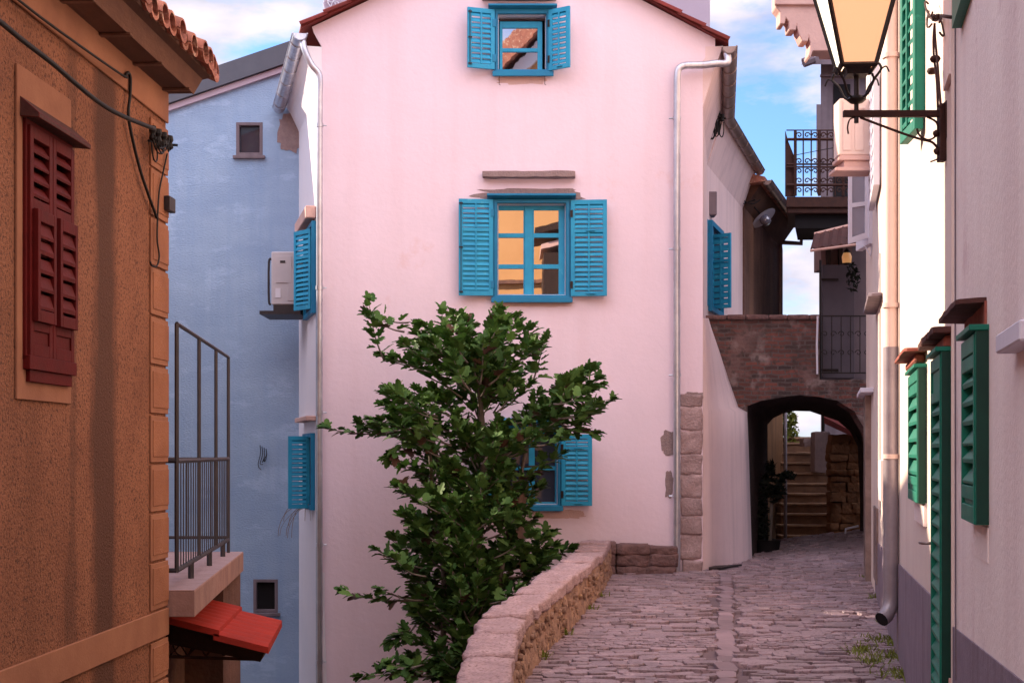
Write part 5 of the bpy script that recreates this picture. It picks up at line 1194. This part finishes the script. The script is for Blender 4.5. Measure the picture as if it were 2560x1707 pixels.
mb = MB(); a, b = P(1966, 532, Yq), P(2160, 492, Yq); wedge(mb, 1966, 2160, Yq, Yq + 1.7, a.z + .1, b.z, k=2); wedge(mb, 1968, 2160, Yq + .05, Yq + 1.7, a.z, a.z + .1, k=2); mb.build('platform', M['rust'], bl, bevel=.01)
mb = MB(); wedge(mb, 1988, 2160, Yq + .2, Yq + 1.7, P(0, 566, Yq).z, P(0, 533, Yq).z, k=6); mb.build('bracket_box', M['dark'], bl)
mb = MB(); z0, z1 = P(0, 492, Yq).z, P(0, 326, Yq).z
mb.extr([q0_(1965, 490, Yq), q0_(1965, 326, Yq), q0_(1972, 352, Yq), q0_(1988, 392, Yq), q0_(1990, 490, Yq)], Yq + .05, Yq + .09); mb.build('side_panel', M['rust'], bl)
mb = MB()
for yy, r_ in ((326, .012), (349, .028), (411, .018), (418, .018), (463, .028)): mb.tube([P(1966, yy, Yq), P(2150, yy, Yq)], r_, 5)
mb.build('rail', M['rust'], bl)
for i in range(9):
    mb = MB(); px = 1988 + i * 20; mb.tube([P(px, 328, Yq), P(px, 490, Yq)], .014 if i % 3 else .03, 5); mb.build('bar', M['rust'], bl)
for yy in (338, 403, 428, 452, 476):
    for i in range(8):
        mb = MB(); px = 1998 + i * 20; scroll(mb, P(px, yy, Yq - .02), .055, 1 if i % 2 else -1, th=.012); mb.build('scroll', M['rust'], bl)
mb = MB(); mb.tube(smoothpath([P(1990, 388, 25.8), P(2040, 378, 25.8), P(2095, 368, 25)], 4), .007, 5); tag(mb.build('overhead_wire', M['cable']), 'thin dark wire crossing the gap by the iron balcony', 'cable')

# ================================================================ FIG TREE
tr = thing('fig_tree', (-.6, 17.0, -4), 'dark green fig tree with lobed leaves growing in front of the pink facade', 'tree')
rnd = random.Random(21)
UP = [(905, 760), (945, 745), (960, 860), (1040, 815), (1080, 778), (1150, 782), (1175, 835), (1230, 778), (1290, 780), (1330, 815), (1362, 835), (1350, 900), (1325, 930), (1335, 978), (1390, 962), (1425, 930), (1475, 918), (1505, 955), (1495, 1000), (1525, 1005), (1480, 1055), (1410, 1100), (1405, 1180), (1370, 1240), (1250, 1260), (1050, 1230), (1010, 1170), (975, 1110), (900, 1062), (955, 1010), (960, 900), (935, 880)]
LO = [(1000, 1225), (1100, 1195), (1330, 1230), (1365, 1300), (1390, 1390), (1340, 1440), (1290, 1500), (1220, 1560), (1170, 1640), (1140, 1720), (930, 1720), (1010, 1665), (1000, 1600), (985, 1540), (1005, 1480), (975, 1420), (990, 1380), (1050, 1310), (1020, 1290)]
def inside(p, poly):
    x, y = p; c = False; j = len(poly) - 1
    for i in range(len(poly)):
        xi, yi = poly[i]; xj, yj = poly[j]
        if (yi > y) != (yj > y) and x < (xj - xi) * (y - yi) / (yj - yi) + xi: c = not c
        j = i
    return c
tips = []
arms = [((960, 900), (922, 752), 17.2), ((1000, 1080), (818, 1072), 16.8), ((1080, 900), (1045, 818), 17.4), ((1120, 890), (1105, 782), 17.0), ((1170, 900), (1160, 805), 17.6), ((1240, 880), (1250, 780), 17.2), ((1300, 900), (1322, 822), 17.5),
        ((1330, 960), (1362, 846), 17.8), ((1420, 1010), (1475, 925), 17.0), ((1400, 1010), (1415, 950), 16.6), ((1430, 1060), (1530, 1000), 17.2), ((1400, 1060), (1490, 1082), 17.0), ((1040, 1080), (968, 1140), 16.6), ((1060, 1240), (995, 1216), 17.0),
        ((1060, 1330), (1010, 1290), 16.8), ((1060, 1420), (945, 1375), 16.4), ((1060, 1500), (862, 1480), 16.2), ((1050, 1440), (985, 1345), 16.9), ((1040, 1560), (980, 1600), 16.4), ((1060, 1660), (905, 1690), 15.8), ((1330, 1350), (1372, 1330), 17.6), ((1330, 1390), (1425, 1372), 17.4), ((1080, 1690), (960, 1665), 16.0)]
spine = [Vector((-.5, 17.0, -4)), Vector((-.55, 17.0, -1.6)), P(1180, 1500, 17.1), P(1200, 1300, 17.3), P(1210, 1150, 17.3), P(1200, 1000, 17.3), P(1190, 920, 17.3)]
tk = MB(); tk.tube(smoothpath(spine, 5), .085, 8, 0, r2=.02)
for off in ((-1, .0), (1, .2)):
    tk.tube(smoothpath([Vector((-.5, 17.0, -3.8)), Vector((-.5 + off[0] * .3, 16.9, -1.5)), P(1180 + off[0] * 70, 1450, 17), P(1190 + off[0] * 110, 1200, 17.1), P(1200 + off[0] * 130, 1030, 17.2)], 5), .05, 7, 0, r2=.014)
LVS = [MB() for _ in range(3)]
def leaf(mb, p, d, s, m=0):
    """lobed fig leaf: p base, d direction along midrib"""
    d = d.normalized(); w_ = d.cross(Vector((rnd.gauss(0, .35), rnd.gauss(0, .35), 1))).normalized(); n_ = w_.cross(d)
    half = [(0.0, 0.0), (.12, -.03), (.34, .04), (.42, .22), (.32, .34), (.34, .40), (.50, .52), (.46, .70), (.27, .64), (.26, .72), (.22, .94), (.0, 1.08)]
    fold = rnd.uniform(.1, .35); curl = rnd.uniform(-.1, .35)
    def v(a, b): return p + (w_ * a + d * b - n_ * (abs(a) * -fold + b * b * curl)) * s
    mid = [0, .25, .5, .75, 1.08]
    R_ = [v(a, b) for a, b in half]; Lf = [v(-a, b) for a, b in half]
    C = [v(0, b) for b in mid]
    vs = C + R_[1:-1] + Lf[1:-1]; k = len(C); n = len(R_) - 2
    def side(o): return [(0, o, o + 1, 1), (1, o + 1, o + 2), (1, o + 2, o + 3), (1, o + 3, o + 4), (1, o + 4, 2), (2, o + 4, o + 5), (2, o + 5, o + 6), (2, o + 6, o + 7), (2, o + 7, o + 8, 3), (3, o + 8, o + 9), (3, o + 9, 4)]
    mb.raw(vs, side(k) + [tuple(reversed(f)) for f in side(k + n)], m)
def twig(base, tip, nl=14, size=.14, dull=.0, start=.15):
    b = Vector(base); t = Vector(tip); mid = b.lerp(t, .5) + Vector((rnd.uniform(-.06, .06), rnd.uniform(-.06, .06), -.06))
    path = bez(b, b.lerp(mid, .7), mid, t, 8); tk.tube(path, .013, 5, 0, r2=.004)
    dirn = (t - b).normalized()
    for i in range(nl):
        f = start + (1 - start) * (i / nl) ** .8; q = path[int(f * 8)].lerp(path[min(int(f * 8) + 1, 8)], f * 8 - int(f * 8))
        a = i * 2.4 + rnd.uniform(-.4, .4)
        side = Vector((math.cos(a), math.sin(a) * .9, rnd.uniform(-.2, .5)))
        d = (side + dirn * (.35 + .8 * f)).normalized(); pet = .05 * rnd.uniform(.4, 1.3)
        k = 1 if rnd.random() < dull else 0
        leaf(LVS[k], q + d * pet, d + Vector((0, 0, rnd.uniform(-.35, .25))), size * rnd.uniform(.65, 1.15) * (1 - .25 * f))
    for i in range(5):
        d = dirn + Vector((rnd.gauss(0, .45), rnd.gauss(0, .45), rnd.gauss(.1, .3))); leaf(LVS[0], t, d, size * rnd.uniform(.5, .8))
for a, b, Y in arms:
    twig(P(a[0], a[1], Y + .1), P(b[0], b[1], Y), 17, .185, .10)
    if abs(a[0] - b[0]) > 80:
        twig(P(a[0], a[1], Y + .1), P(b[0] * .55 + a[0] * .45, b[1] * .55 + a[1] * .45 - 18, Y), 12, .17, .05)
cnt = 0
while cnt < 350:
    x, y = rnd.uniform(900, 1540), rnd.choice((rnd.uniform(745, 1720), rnd.uniform(745, 1100), rnd.uniform(1080, 1700), rnd.uniform(1150, 1720)))
    u, l = inside((x, y), UP), inside((x, y), LO)
    if not (u or l): continue
    if noise.noise(Vector((x / 70, y / 70, 3))) < -.22: continue
    if u and 1030 < y < 1180 and 1130 < x < 1400 and rnd.random() < .2: continue
    Y = rnd.uniform(16.3, 18.1) if u else rnd.uniform(16.0, 17.8)
    if x > 1330 and y > 1250: Y = rnd.uniform(16.8, 17.6)
    tip = P(x, y, Y); cen = P(1200 if u else 1180, min(y + rnd.uniform(60, 140), 1700), Y + .2)
    base = tip.lerp(cen, .0) + (cen - tip).normalized() * rnd.uniform(.35, .55)
    twig(base, tip, 12, .170, .03, .3); cnt += 1
LVS[0].build('foliage', M['leaf'], tr, nrm=False); LVS[1].build('dull_leaves', M['leaf2'], tr, nrm=False)
tk.build('trunk', M['bark'], tr, smooth=True)

# ================================================================ WEEDS
mb = MB(); rnd = random.Random(31)
for (px, py, n, r_) in ((2222, 1610, 60, .10), (2235, 1650, 40, .10), (2150, 1630, 18, .05), (2170, 1662, 22, .06), (2140, 1640, 10, .04), (2213, 1560, 14, .03), (2196, 1500, 8, .03), (2262, 1695, 30, .08), (1470, 1530, 22, .035), (1500, 1495, 10, .03), (1415, 1592, 10, .03), (1358, 1650, 12, .03), (2180, 1450, 8, .03)):
    Y = 1.6 * F / (py - CY); c = P(px, py, Y); c.x = min(c.x, wallX(Y) - .03)
    for i in range(n * 3):
        q = c + Vector((rnd.gauss(0, r_), rnd.gauss(0, r_ * 1.2), 0)); q.x = min(q.x, wallX(q.y) - .01); h = rnd.uniform(.02, .07); d = Vector((rnd.gauss(0, .03), rnd.gauss(0, .03), h)); s_ = Vector((rnd.gauss(0, 1), rnd.gauss(0, 1), 0)).normalized() * .006
        q.z = .012; mb.raw([q - s_, q + s_, q + d + s_ * .6, q + d - s_ * .6], [(0, 1, 2, 3)])
tag(mb.build('weeds', M['leafy'], nrm=False), 'low green weeds and moss in the paving joints by the fat downpipe', 'weeds', kind='stuff')
